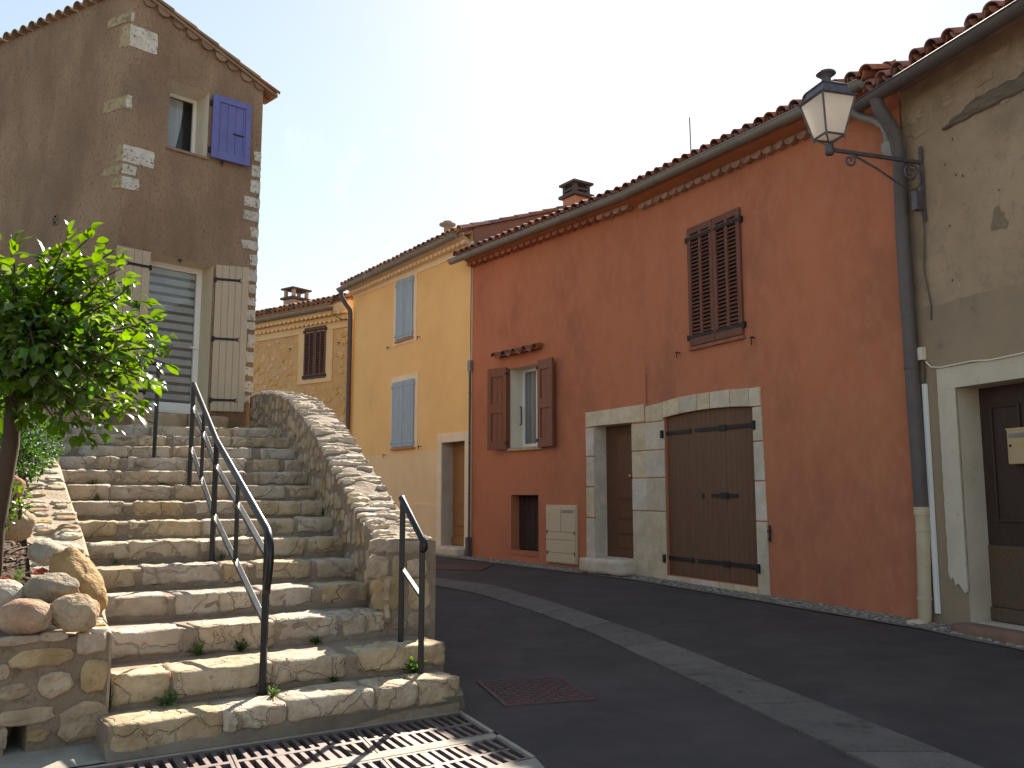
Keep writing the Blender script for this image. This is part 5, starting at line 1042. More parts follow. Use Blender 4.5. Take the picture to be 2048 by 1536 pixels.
# ---------------------------------------------------------------- ochre stone house in the distance
sh = thing('ochre_stone_house', 'ochre rubble stone house with brown louvred shutters seen between beige and yellow houses', 'house', SH.p(SH.len / 2, -1.5, gz(-6, 24)))
ez0 = SH.px(512, 627, 0.30)[1]; ez1 = SH.px(688, 598, 0.30)[1]; ez = (ez0 + ez1) / 2
gzs0 = SH.px(515, 641, 0.28)[1]; gzs1 = SH.px(655, 614, 0.28)[1]; gzs = (gzs0 + gzs1) / 2
w0, w1 = span(SH, 610, 653, 705); wz1 = (SH.px(610, 657)[1] + SH.px(653, 651)[1]) / 2; wz0 = (SH.px(610, 760)[1] + SH.px(653, 755)[1]) / 2
wb = wall_face(SH, [(0, -1.6), (SH.len, -1.6), (SH.len, ez - 0.02), (0, ez - 0.02)], [rect(w0 + 0.05, w1 - 0.05, wz0 + 0.05, wz1 - 0.05)]); wb.add([SH.p(SH.len, 0, -1.6), SH.p(SH.len, 0, ez), SH.p(SH.len, -6, ez), SH.p(SH.len, -6, -1.6)], [(0, 3, 2, 1)]); wb.add([SH.p(0, -6, -1.6), SH.p(0, -6, ez + 1), SH.p(SH.len, -6, ez + 1), SH.p(SH.len, -6, -1.6)], [(0, 1, 2, 3)]); wb.build('wall', OCHRE, sh)
bz = SH.px(560, 676)[1]; t0, t1 = span(SH, 598, 666, 705)
MB().fbox(SH, 0, SH.len, -0.02, 0.03, bz, gzs - 0.12).build('plaster_band', OCHRETRIM, sh)
tr = MB(); tr.fbox(SH, t0, w0, -0.02, 0.027, wz0 - 0.12, bz - 0.001); tr.fbox(SH, w1, t1, -0.02, 0.027, wz0 - 0.12, bz - 0.001); tr.fbox(SH, w0, w1, -0.02, 0.027, wz0 - 0.12, wz0 - 0.001); tr.fbox(SH, w0, w1, -0.02, 0.027, wz1, bz - 0.001); tr.build('window_surround', OCHRETRIM, sh)
MB().fbox(SH, w0, w1, -0.1, -0.08, wz0, wz1).build('window_back', DARK, sh)
ml = (w0 + w1) / 2
for a0, a1, sf in ((w0, ml - 0.004, 'L'), (ml + 0.004, w1, 'R')): louvre_leaf(sh, Fr(SH.p(a0, 0, 0), SH.p(a1, 0, 0)), wz0, wz1, LOUVRE, 22, 0.01, 0.035, 2, (0.05, 0.93), sf)
for _ in range(330):                                         # rubble showing in the pointing
    s = random.uniform(SH.len - 6.2, SH.len - 0.15); z = random.uniform(0.6, bz - 0.08)
    if t0 - 0.12 < s < t1 + 0.12 and z > wz0 - 0.22: continue
    b = rubble(SH.p(s, 0, z), SH.x, Vector((0, 0, 1)), SH.n, random.uniform(0.06, 0.13), random.uniform(0.05, 0.09), random.uniform(0.012, 0.025), k=7)
    if _ < 280: b.build('face_stone', OCHRESTONE, sh)
hs_ = half_disc(OCHRETRIM, 0.088, 0.30, True)
for row, (dz, nn) in enumerate(((-0.14, 0.22), (-0.30, 0.12))):
    MB().fbox(SH, 0, SH.len, 0, nn - 0.04, gzs + dz - 0.005, gzs + dz + 0.085).build('cornice_band', OCHRETRIM, sh)
    for i in range(int(SH.len / 0.19)):
        s = 0.1 + row * 0.095 + i * 0.19; place('cornice_tile', hs_, sh, SH.M @ Matrix.Translation((s, -nn, gzs + dz + 0.0)))
MB().fbox(SH, 0, SH.len, -0.02, 0.19, gzs - 0.05, ez - 0.03).build('eave_fascia', OCHRETRIM, sh)
roof(sh, SH, 0.0, SH.len - 0.02, 0.30, ez, 0.30, 7, TILEOLD, depth=4.5, deck=TILEOLD, jit=1.6, chan=3)
gutter(sh, [SH.p(0, 0.28, gzs), SH.p(SH.len / 2, 0.28, gzs), SH.p(SH.len - 0.55, 0.28, gzs)], [SH.n] * 3, 0.075, ZINC, 8)
stone_obj('corbel_stone', SH.M @ Matrix.Translation((SH.len - 0.3, -0.12, gzs - 0.02)), 0.26, 0.12, 0.14, OCHRETRIM, sh, 0.05, 0.03, 4)
MB().tube([SH.p(SH.len - 0.55, 0.3, gzs - 0.05), SH.p(SH.len - 0.5, 0.25, gzs - 0.22), SH.p(SH.len - 0.32, 0.15, gzs - 0.36), SH.p(SH.len + 0.1, 0.12, gzs - 0.42)], 0.012, 6).build('cable', INK, sh)
MB().tube([SH.p(SH.len - 0.55, 0.3, gzs + 0.05), SH.p(SH.len - 0.3, 0.35, gzs + 0.25), SH.p(SH.len + 0.2, 0.3, gzs + 0.42)], 0.02, 6).build('cable', INK, sh)
hook(sh, SH, 583, 698, 0.05); hook(sh, SH, 680, 686, 0.05)
cb = SH.p(SH.px(592, 610, -1.2)[0], -1.2, 0); cbz = vz(cb, 602)
chimney('ochre_chimney', 'plain rendered chimney with dark flat cap on the ochre stone house roof', Vector((cb.x, cb.y, cbz - 0.4)), 0.46, 0.62, 0.4, mat('chimney_render', (0.46, 0.34, 0.24), (0.40, 0.29, 0.20), 3, bump=0.3), SH, CAPD, 0.24, 0)

# ---------------------------------------------------------------- grey weathered house on the right
gh = thing('grey_house', 'weathered grey brown rendered house with a white door surround', 'house', GR.p(1.5, -1.5, gz(5, 8)))
qz0 = GR.px(1745, 196, 0.30)[1]; qz1 = GR.px(1990, 42, 0.30)[1]; qz = (qz0 + qz1) / 2
o0 = GR.px(1922, 900)[0]; o1 = o0 + 1.02; oz1 = GR.px(1925, 774)[1]; oz0 = GR.px(1952, 1245)[1]
bzv = GR.px(1900, 603)[1]
MB().add([GR.p(0, 0, bzv - 0.15), GR.p(7, 0, bzv - 0.15), GR.p(7, 0, qz + 0.05), GR.p(0, 0, qz + 0.05)], [(0, 1, 2, 3)]).build('wall', GREYP, gh)
HO = rect(o0, o1, oz0, oz1)
lw = wall_face(GR, [(0, -1.9), (7, -1.9)] + [(7 - 7 * i / 90, bzv + 0.035 * noise.noise((i * 0.35, 2, 8)) + 0.02 * noise.noise((i * 1.3, 5, 8))) for i in range(91)], [HO], 0.010); lw.add([GR.p(0, -7, -1.9), GR.p(0, -7, qz), GR.p(0, 0.0, qz), GR.p(0, 0.0, -1.9)], [(0, 1, 2, 3)]); lw.add([GR.p(0, -7, -1.9), GR.p(7, -7, -1.9), GR.p(7, -7, qz + 1), GR.p(0, -7, qz + 1)], [(0, 3, 2, 1)]); lw.add([GR.p(7, 0.014, -1.9), GR.p(7, -7, -1.9), GR.p(7, -7, qz), GR.p(7, 0.014, qz)], [(0, 1, 2, 3)]); lw.build('lower_wall', GREYSMOOTH, gh)
dg = depth_for(GR, o0, 0.2, 1968); reveal(GR, HO, 0.014, dg).build('door_reveal', OLDWHITE, gh)
e0 = GR.px(1884, 850)[0]; ez1_ = GR.px(1890, 737)[1]; st_b = GR.px(1908, 1150)[1]
tm = MB(); tm.prism(GR, [(e0 + 0.004 * math.sin(i_ * 2.1) + 0.006 * noise.noise((i_ * 0.7, 3, 3)), ez1_ + (st_b - ez1_) * i_ / 30) for i_ in range(31)] + [(e0 + 0.03, st_b - 0.05), (e0 + 0.05, st_b - 0.02), (e0 + 0.085, st_b - 0.10), (e0 + 0.11, st_b - 0.07), (o0 - 0.03, st_b - 0.16), (o0, st_b - 0.14), (o0, ez1_)], 0.0, 0.03); tm.fbox(GR, o0, o1, 0, 0.029, oz1, ez1_); tm.fbox(GR, o1, o1 + 0.22, 0, 0.03, oz0, ez1_); tm.build('door_surround', OLDWHITE, gh)
gdr = MB().fbox(GR, o0 - 0.02, o1 + 0.02, dg - 0.05, dg, oz0, oz1 + 0.02).build('door', DARKDOOR, gh); ow = o1 - o0; oh = oz1 - oz0
for f0, f1, g0, g1, mm in ((0.12, 0.46, 0.42, 0.92, DARKDOOR), (0.54, 0.88, 0.42, 0.92, DARKDOOR)): bevel(frame_ring(GR, o0 + ow * f0, o0 + ow * f1, oz0 + oh * g0, oz0 + oh * g1, 0.03, dg + 0.001, dg + 0.02).build('door_panel', mm, gdr), 0.006)
MB().fbox(GR, o0, o1, dg + 0.001, dg + 0.012, oz0 + 0.14, oz0 + oh * 0.32).build('lower_panel', WORN, gdr); bevel(MB().fbox(GR, o0, o1, dg + 0.001, dg + 0.04, oz0 + 0.005, oz0 + 0.135).build('weather_board', WORN, gdr), 0.012)
ml0, mlz = GR.px(2012, 858, dg + 0.08); ml1z = GR.px(2012, 929, dg + 0.08)[1]; mw = 0.30
mbx = thing('mailbox', 'tan metal letterbox hung on the dark door of the grey house', 'letterbox', GR.p(ml0 + mw / 2, dg + 0.05, ml1z))
bevel(MB().fbox(GR, ml0, ml0 + mw, dg + 0.021, dg + 0.08, ml1z, mlz).build('box', MAILB, mbx), 0.008)
MB().fbox(GR, ml0 + 0.03, ml0 + mw - 0.03, dg + 0.081, dg + 0.088, mlz - 0.085, mlz - 0.045).build('flap', ZINC, mbx)
MB().fbox(GR, ml0 - 0.004, ml0 + mw + 0.004, dg + 0.03, dg + 0.086, mlz - 0.012, mlz + 0.004).build('lid', MAILB, mbx)
for f in (0.12, 0.62): MB().lathe(GR.M @ Matrix.Translation((ml0 + mw * f, -dg - 0.08, mlz - 0.16)) @ Matrix.Rotation(math.pi / 2, 4, 'X'), [(0.013, 0), (0.013, 0.006), (0.0, 0.008)], 12).build('lock', IRON if f < 0.5 else BRASS, mbx)
stone_obj('threshold', GR.M @ Matrix.Translation(((o0 + o1) / 2, -dg / 2 - 0.08, oz0 - 0.075)), (o1 - o0) / 2 + 0.04, -dg / 2 + 0.14, 0.07, mat('red_step', (0.24, 0.13, 0.09), (0.17, 0.095, 0.07), 5, bump=0.4), gh, 0.012, 0.004, 3, 10, 4, 3)
stone_obj('door_step', GR.M @ Matrix.Translation(((o0 + o1) / 2 + 0.1, -0.10, oz0 - 0.21)), (o1 - o0) / 2 + 0.12, 0.20, 0.07, PALECONC, gh, 0.02, 0.008, 6, 10, 4, 3)
# exposed old lintel, lost render
li = MB(); q0 = GR.px(1888, 262); q1 = GR.px(2060, 178); m = 24; q = []
for i in range(m + 1):
    f = i / m; s = q0[0] + (q1[0] - q0[0]) * f; z = q0[1] + (q1[1] - q0[1]) * 0 + 0.02 * noise.noise((f * 9, 1, 1)); h = 0.02 + 0.13 * min(1, f * 2.5) + 0.03 * noise.noise((f * 11, 4, 1))
    q += [GR.p(s, 0.001, z), GR.p(s, 0.03, z + 0.01), GR.p(s, 0.022, z + h), GR.p(s, 0.001, z + h + 0.02)]
li.add(q, [(i * 4 + j, (i + 1) * 4 + j, (i + 1) * 4 + j + 1, i * 4 + j + 1) for i in range(m) for j in range(3)]); li.build('exposed_lintel', mat('old_timber', (0.21, 0.165, 0.12), (0.13, 0.10, 0.072), 5, (0.35, 0.65), bump=1.0, bscale=30, bdist=0.02, stretch=(1, 1, 6)), gh)
def patch(u, v, hw, hh, m, nm='render_patch', pr=0.008, k=14, sq=2.2):
    s, z = GR.px(u, v, 0.0); r = rubble(GR.p(s, 0.0, z), GR.x, Vector((0, 0, 1)), GR.n, hw, hh, pr, square=sq, k=k, var=(0.6, 1.2)); r.build(nm, m, gh)
patch(1998, 440, 0.10, 0.14, mat('bare_patch', (0.27, 0.205, 0.135), (0.21, 0.155, 0.10), 14, bump=1.0, bscale=60, bdist=0.02), pr=0.005)
for _ in range(26):
    s = random.uniform(0.15, 2.4); z = qz - random.uniform(0.10, 0.60); r = rubble(GR.p(s, 0, z), GR.x, Vector((0, 0, 1)), GR.n, random.uniform(0.06, 0.16), random.uniform(0.03, 0.09), random.uniform(0.004, 0.012), k=17, var=(0.55, 1.2)); r.build('loose_render', GREYP, gh)
for u, v in ((1905, 278), (1890, 330), (1912, 350), (1925, 352), (1998, 380), (1900, 452), (1905, 560)): patch(u, v, 0.012, 0.016, INK, 'wall_hole', 0.002, 7)
roof(gh, GR, -0.1, 6.9, 0.36, qz + 0.06, 0.33, 2, TILE, pitch=0.23, depth=5.0, deck=TILE, jit=2.2)
gutter(gh, [GR.p(-0.28, 0.32, qz), GR.p(3, 0.32, qz), GR.p(6.9, 0.32, qz)], [GR.n] * 3, 0.09, ZINCD, 12)
# downpipe of the grey house in the corner, pvc foot, conduit, cable
dp = RR.p(RR.len - 0.02, 0.0, 0); top_ = GR.p(0.0, 0.32, qz - 0.06)
cpt = lambda u, v, n_=0.085: RR.pt(u, v, n_)
pe = cpt(1843, 1018); pipe(gh, [top_, GR.p(0.0, 0.30, qz - 0.16), cpt(1797, 268) + RR.n * 0.05, cpt(1800, 330), cpt(1806, 480), pe], 0.072, ZINCD, collars=(cpt(1826, 735).z,))
hop = MB(); hc = cpt(1787, 300, 0.10); Mh = Matrix.Translation(hc) @ RR.M.to_3x3().to_4x4()
hop.add([Mh @ Vector(p_) for p_ in ((-0.10, -0.07, 0.09), (0.10, -0.07, 0.09), (0.10, 0.07, 0.09), (-0.10, 0.07, 0.09), (-0.10, -0.07, 0.0), (0.10, -0.07, 0.0), (0.10, 0.07, 0.0), (-0.10, 0.07, 0.0), (0.0, -0.05, -0.13), (0.09, -0.05, -0.13), (0.09, 0.05, -0.13), (0.0, 0.05, -0.13))], [(0, 1, 2, 3), (0, 4, 5, 1), (1, 5, 6, 2), (2, 6, 7, 3), (3, 7, 4, 0), (4, 8, 9, 5), (5, 9, 10, 6), (6, 10, 11, 7), (7, 11, 8, 4)]); hop.build('hopper', ZINC, gh)
pipe(rh, [RR.p(RR.len - 0.55, 0.33, zC - 0.06), RR.p(RR.len - 0.55, 0.30, zC - 0.16), cpt(1706, 225, 0.2), cpt(1722, 234, 0.15), cpt(1748, 240, 0.11), cpt(1768, 252, 0.10), cpt(1775, 270, 0.10), cpt(1778, 292, 0.10)], 0.048, ZINC, 'swan_neck')
foot = cpt(1850, 1235); pipe(gh, [pe + Vector((0, 0, 0.01)), cpt(1846, 1060), foot, foot + Vector((0, 0, -0.05)) - RR.x * 0.01, foot + Vector((0, 0, -0.085)) - RR.x * 0.05 + RR.n * 0.05, foot + Vector((0, 0, -0.095)) - RR.x * 0.11 + RR.n * 0.13], 0.066, CREAMPIPE, 'downpipe_foot', (cpt(1850, 1060).z, cpt(1850, 1197).z))
MB().tube([pe + Vector((0, 0, -0.06)), pe + Vector((0, 0, 0.02))], 0.075, 14).build('pipe_socket', CREAMPIPE, gh)
cd = MB(); c0 = GR.pt(1849, 768, 0.03); c1 = GR.pt(1872, 1226, 0.03); cd.bar(c0, Vector((c0.x, c0.y, c1.z)), 0.05, 0.028, up=GR.n); cd.build('cable_duct', PVC, gh)
bx0 = GR.px(1843, 708, 0.03); MB().fbox(GR, bx0[0] - 0.04, bx0[0] + 0.045, 0.014, 0.07, bx0[1] - 0.065, bx0[1] + 0.065).build('junction_box', PLATE if False else WHITE, gh)
cw = [GR.pt(1852, 724, 0.03), GR.pt(1862, 734, 0.035), GR.pt(1880, 735, 0.04), GR.pt(1910, 729, 0.04), GR.pt(1945, 722, 0.04), GR.pt(1980, 720, 0.04), GR.pt(2048, 706, 0.04), GR.p(3, 0.04, GR.px(2048, 706)[1] + 0.02)]
MB().tube(cw, 0.008, 6).build('cable', WHITE, gh)
MB().tube([GR.pt(1848, 724, 0.03), GR.pt(1850, 745, 0.03), c0 - Vector((0, 0, 0.02))], 0.006, 6).build('cable', INK, gh)

# ---------------------------------------------------------------- street lantern on its bracket
lp = thing('wall_lantern', 'four sided street lantern with frosted panes on a scrolled wall bracket', 'street lamp', GR.pt(1845, 400, 0.02))
pl0, pl1 = GR.px(1842, 295)[1], GR.px(1852, 443)[1]; ps = GR.px(1846, 330)[0]
bevel(MB().fbox(GR, ps - 0.022, ps + 0.022, 0.016, 0.034, pl1, pl0).build('wall_plate', LAMPIRON, lp), 0.003)
az_ = GR.px(1844, 322)[1]; AL = 1.17
tip = GR.p(ps, AL, 0); tip.z = vz(tip, 299)
base = GR.p(ps, 0.03, az_); az_ = tip.z; base = GR.p(ps, 0.03, az_)
bevel(MB().bar(base, tip, 0.036).build('arm', LAMPIRON, lp), 0.003)
def A2(n_, z): return GR.p(ps, n_, az_ + z)
def spiral(cn, cz_, r0, a0, turns, sg=1, n=26): return [A2(cn + r0 * (1 - 0.78 * i / n) * math.cos(a0 + sg * turns * 6.283 * i / n), cz_ + r0 * (1 - 0.78 * i / n) * math.sin(a0 + sg * turns * 6.283 * i / n)) for i in range(n + 1)]
MB().tube(spiral(0.93, -0.085, 0.075, 1.3, 1.35, 1)[::-1] + [A2(0.86, -0.03), A2(0.6, -0.13), A2(0.35, -0.25), A2(0.2, -0.31), A2(0.10, -0.30), A2(0.05, -0.22), A2(0.05, -0.12), A2(0.10, -0.05)] + spiral(0.16, -0.13, 0.095, 1.9, 1.5, -1), 0.0115, 8).build('scroll', LAMPIRON, lp, True)
MB().lathe(Matrix.Translation(tip), [(0.0, -0.06), (0.04, -0.055), (0.045, 0.0), (0.04, 0.05), (0.03, 0.06)], 12).build('arm_end', LAMPIRON, lp, True)
LM = Matrix.Translation(tip + Vector((0, 0, 0.13))) @ Matrix.Rotation(math.radians(16), 4, 'Z')
hb, ht, HH = 0.105, 0.188, 0.385
cor = lambda h_, z: [LM @ Vector((sx * h_, sy * h_, z)) for sx, sy in ((-1, -1), (1, -1), (1, 1), (-1, 1))]
cb_, ct_ = cor(hb, 0), cor(ht, HH); fm = MB()
for i in range(4):
    j = (i + 1) % 4; fm.bar(cb_[i], ct_[i], 0.016); fm.bar(cb_[i], cb_[j], 0.016); fm.bar(ct_[i], ct_[j], 0.020)
fm.build('lantern_frame', LAMPIRON, lp)
for i in range(4):
    j = (i + 1) % 4; ce = (cb_[i] + cb_[j] + ct_[i] + ct_[j]) / 4; c_ = LM @ Vector((0, 0, HH / 2)); inn = (c_ - ce).normalized() * 0.003
    MB().add([cb_[i] + inn, cb_[j] + inn, ct_[j] + inn, ct_[i] + inn], [(0, 1, 2, 3)]).build('pane', LAMPGLASS, lp)
MB().add([p_ + Vector((0, 0, 0.004)) for p_ in cb_], [(0, 3, 2, 1)]).build('bottom_pane', LAMPGLASS, lp)
legs = MB()
for p_ in cb_: legs.bar(p_, tip + Vector((0, 0, 0.04)), 0.014); legs.bar(p_, p_ + Vector((0, 0, -0.03)), 0.02)
legs.build('support_legs', LAMPIRON, lp)
rf = MB(); lv = [(ht + 0.018, HH), (ht + 0.018, HH + 0.012), (ht - 0.02, HH + 0.02), (ht - 0.05, HH + 0.12), (ht - 0.04, HH + 0.125), (ht - 0.04, HH + 0.135), (0.06, HH + 0.19), (0.05, HH + 0.20)]
for h_, z in lv: rf.v += cor(h_, z)
for k_ in range(len(lv) - 1):
    for i in range(4): rf.f.append((k_ * 4 + i, k_ * 4 + (i + 1) % 4, k_ * 4 + 4 + (i + 1) % 4, k_ * 4 + 4 + i))
rf.f.append(tuple((len(lv) - 1) * 4 + i for i in range(4))); rf.build('lantern_roof', LAMPIRON, lp)
MB().lathe(LM @ Matrix.Translation((0, 0, HH + 0.195)), [(0.05, 0), (0.045, 0.05), (0.085, 0.080), (0.10, 0.092), (0.09, 0.108), (0.0, 0.125)], 18).build('finial', LAMPIRON, lp, True)
bz_ = GR.px(1840, 407)[1]; bevel(MB().fbox(GR, ps - 0.055, ps + 0.02, 0.036, 0.13, bz_ - 0.10, bz_ + 0.10).build('ballast_box', LAMPIRON, lp), 0.005)
MB().tube([GR.p(ps - 0.01, 0.06, bz_ - 0.1), GR.p(ps, 0.05, bz_ - 0.16), GR.p(ps - 0.015, 0.02, bz_ - 0.3), GR.pt(1848, 540, 0.02), GR.pt(1862, 610, 0.02), GR.pt(1862, 640, 0.025)], 0.007, 6).build('cable', ZINCD, lp)

# ---------------------------------------------------------------- beige house above the steps
bh = thing('beige_house', 'tall beige roughcast house with white corner stones above the steps', 'house', LF.p(LF.len / 2, -1.5, 0.87))
hzA = LF.px(249, -30)[1]; hzR = LF.px(508, 172)[1]; hs_l = (hzR - hzA) / LF.len
uo = [LF.px(338, 225)[0], LF.px(416, 250)[0]]; uzt = (LF.px(340, 157)[1] + LF.px(416, 186)[1]) / 2; uzb = (LF.px(335, 293)[1] + LF.px(415, 316)[1]) / 2
HUW = rect(uo[0], uo[1], uzb, uzt)
do = [LF.px(292, 660)[0], LF.px(420, 680)[0]]; dzt = (LF.px(290, 505)[1] + LF.px(420, 530)[1]) / 2; dzb = LF.px(340, 822)[1]
HDR = rect(do[0], do[1], dzb, dzt)
wb = wall_face(LF, [(0, -1.5), (LF.len, -1.5), (LF.len, hzR), (0, hzA)], [HUW, HDR])
BD = 5.0
wb.add([LF.p(LF.len, 0, -1.5), LF.p(LF.len, -BD, -1.5), LF.p(LF.len, -BD, hzR), LF.p(LF.len, 0, hzR)], [(0, 1, 2, 3)])
wb.add([LS.p(0, 0, -1.5), LS.p(LS.len, 0, -1.5), LS.p(LS.len, 0, hzA), LS.p(0, 0, hzA)], [(0, 1, 2, 3)])
wb.add([LF.p(LF.len, -BD, -1.5), LS.p(0, 0, -1.5), LS.p(0, 0, hzA), LF.p(LF.len, -BD, hzR)], [(0, 1, 2, 3)])
wb.build('wall', BEIGE, bh)
MB().add([LF.p(LF.len, 0.0, hzR), LF.p(LF.len, -BD, hzR), LS.p(0, 0, hzA), LF.p(0, 0, hzA)], [(0, 1, 2, 3)]).build('roof_deck', TILEBROWN, bh)
# verge: two courses of tiles along the sloping front edge, eave tile at the low corner
vslope = math.atan(hs_l); ro = MB().prism(LF, [(-0.05, hzA + 0.0 - 0.05 * hs_l), (LF.len + 0.22, hzR + 0.22 * hs_l), (LF.len + 0.22, hzR + 0.05 + 0.22 * hs_l), (-0.05, hzA + 0.05 - 0.05 * hs_l)], -0.3, 0.07).build('roof', TILEBROWN, bh)
hv = half_disc(TILEBROWN, 0.10, 0.13, True, 8, 0.8); n = int(LF.len / 0.225)
for i in range(n + 1):
    s = 0.02 + i * 0.225; place('verge_tile', hv, ro, LF.M @ Matrix.Translation((s + random.uniform(-0.015, 0.015), -0.05 + random.uniform(-0.02, 0.02), hzA + hs_l * s + random.uniform(-0.01, 0.015))) @ Matrix.Rotation(-vslope + random.uniform(-0.15, 0.15), 4, 'Y'))
for i in range(7):
    s = LF.len + 0.24 - i * 0.36; place('tile', TM[TILEBROWN] if i else TM[TILE], ro, LF.M @ Matrix.Translation((s, -0.0, hzA + hs_l * s + 0.055)) @ Matrix.Rotation(-vslope, 4, 'Y') @ Matrix.Rotation(math.pi / 2, 4, 'Z') @ Matrix.Scale(1.1, 4))
for j in range(6): place('tile', TM[TILE], ro, LF.M @ Matrix.Translation((LF.len + 0.24, 0.24 + j * 0.22, hzR + 0.24 * hs_l + 0.03)) @ Matrix.Rotation(-vslope, 4, 'Y') @ Matrix.Rotation(math.pi / 2, 4, 'Z'))
for j in range(2): place('channel_tile', TM[TILE], ro, LF.M @ Matrix.Translation((LF.len + 0.20, 0.11 + j * 0.22, hzR + 0.20 * hs_l + 0.075)) @ Matrix.Rotation(-vslope, 4, 'Y') @ Matrix.Rotation(math.pi / 2, 4, 'Z') @ Matrix.Rotation(math.pi, 4, 'Y'))
for i in range(26): place('ridge_tile', TM[TILEBROWN], ro, LS.M @ Matrix.Translation((LS.len - 0.02 - i * 0.225, -0.10, hzA - 0.02 + random.uniform(-0.01, 0.01))) @ Matrix.Rotation(0.12, 4, 'X'))
# corner stones
def rough_poly(poly, n=4, j=0.008):
    out = []
    for i, p_ in enumerate(poly):
        q_ = poly[(i + 1) % len(poly)]
        for t_ in range(n):
            f = t_ / n; e = 0 if t_ == 0 else j; out.append((p_[0] + (q_[0] - p_[0]) * f + random.uniform(-e, e) * (abs(q_[1] - p_[1]) > abs(q_[0] - p_[0])), p_[1] + (q_[1] - p_[1]) * f + random.uniform(-e, e) * (abs(q_[1] - p_[1]) <= abs(q_[0] - p_[0]))))
    return out
QUOIN_SHADED = mat('quoin_stone_shaded', (0.44, 0.34, 0.20), (0.34, 0.25, 0.135), 8, (0.3, 0.7), 0.92, 0.7, 30, 0.012, rnd=0.08, mottle=(0.18, 0.125, 0.075), mottle_scale=18, mottle_ramp=(0.50, 0.64))  # quoin copy for the side face, its dim warm light put into the colour
def quoin(fr, poly, nm='quoin', qm=None):
    poly = rough_poly(poly)
    bevel(MB().prism(fr, poly, -0.05, random.uniform(0.004, 0.014)).build(nm, qm or QUOIN, bh), 0.008)
for v0, v1, ur, ul in ((15, 36, 268, 217), (42, 86, 315, 241), (187, 213, 263, 207), (287, 322, 308, 232), (327, 347, 271, 203), (352, 376, 278, 224)):
    z1_, z0_ = LF.px(245, v0)[1], LF.px(245, v1)[1]; s = LF.px(ur, v1)[0]; j = lambda: random.uniform(-0.012, 0.012)
    quoin(LF, [(0.0, z0_), (s, z0_ + j()), (s + j(), z1_ + j()), (0.0, z1_)]); s2 = LS.px(ul, (v0 + v1) / 2)[0]; quoin(LS, [(s2, z0_ + 0.01), (LS.len, z0_), (LS.len, z1_), (s2 + 0.02, z1_ - 0.01)], 'quoin', QUOIN_SHADED)
v = 300
while v < 800:
    h = random.uniform(15, 27); z1_, z0_ = LF.px(503, v)[1], LF.px(503, v + h)[1]; w = random.choice((0.12, 0.16, 0.22, 0.26))
    quoin(LF, [(LF.len - w, z0_ + random.uniform(0, 0.015)), (LF.len + 0.004, z0_), (LF.len + 0.004, z1_), (LF.len - w + random.uniform(-0.02, 0.02), z1_ - random.uniform(0, 0.015))]); v += h + random.uniform(4, 11)
# upper window and lavender shutter
rv = depth_for(LF, uo[1], 3.8, 381); reveal(LF, HUW, 0.002, rv).build('window_reveal', WHITE, bh)
wf = bevel(frame_ring(LF, uo[0], uo[1], uzb, uzt, 0.055, rv - 0.05, rv, 0.06).build('window', PVC, bh), 0.004)
pane_quad(LF, uo[0] + 0.055, uo[1] - 0.055, rv - 0.03, uzb + 0.06, uzt - 0.055).build('pane', GLASS, wf)
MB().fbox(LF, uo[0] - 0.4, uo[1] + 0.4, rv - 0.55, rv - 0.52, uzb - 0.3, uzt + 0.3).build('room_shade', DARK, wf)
cu = MB(); q = []; m = 16
for i in range(m + 1):
    z = uzb + 0.05 + (uzt - uzb - 0.1) * i / m; e = uo[0] + (uo[1] - uo[0]) * (0.70 - 0.22 * (1 - i / m) ** 2); q += [LF.p(uo[0], rv - 0.08, z), LF.p(e, rv - 0.09, z)]
cu.add(q, [(2 * i, 2 * i + 1, 2 * i + 3, 2 * i + 2) for i in range(m)]); cu.build('curtain', CURTAIN, wf)
MB().fbox(LF, uo[0] - 0.02, uo[1] + 0.03, -0.1, 0.03, uzb - 0.035, uzb + 0.003).build('sill', mat('tile_sill', (0.30, 0.19, 0.13), None, 6, bump=0.3), bh)
sw_ = LF.px(495, 270)[0] - LF.px(421, 250)[0]; shf = leaf_frame(LF.p(LF.px(421, 250)[0], 0.03, 0), LF, 'R', sw_, 4); pz1 = LF.px(421, 187, 0.03)[1]; pz0 = LF.px(421, 315, 0.03)[1]
so = plank_leaf(bh, shf, pz0, pz1, PURPLE, 5, 0.0, 0.026, label='lavender blue plank shutter of the upper window'); w = shf.len; fm = MB()
for a0, a1, y0, y1 in ((0, 0.15 * w, pz0, pz1), (0.86 * w, w, pz0, pz1), (0.15 * w, 0.86 * w, pz1 - 0.10, pz1), (0.15 * w, 0.86 * w, pz0, pz0 + 0.12)): fm.fbox(shf, a0, a1, 0.0265, 0.045, y0, y1)
bevel(fm.build('shutter_frame', PURPLE, so), 0.005); MB().fbox(shf, w * 0.55, w * 0.82, 0.0265, 0.04, (pz0 + pz1) / 2 - 0.06, (pz0 + pz1) / 2 - 0.04).build('bar_latch', IRON, so)
for f in (0.12, 0.86): MB().fbox(shf, -0.03, 0.02, -0.02, 0.03, pz0 + (pz1 - pz0) * f - 0.04, pz0 + (pz1 - pz0) * f + 0.04).build('hinge', IRON, so)
hook(bh, LF, 441, 327, 0.05)
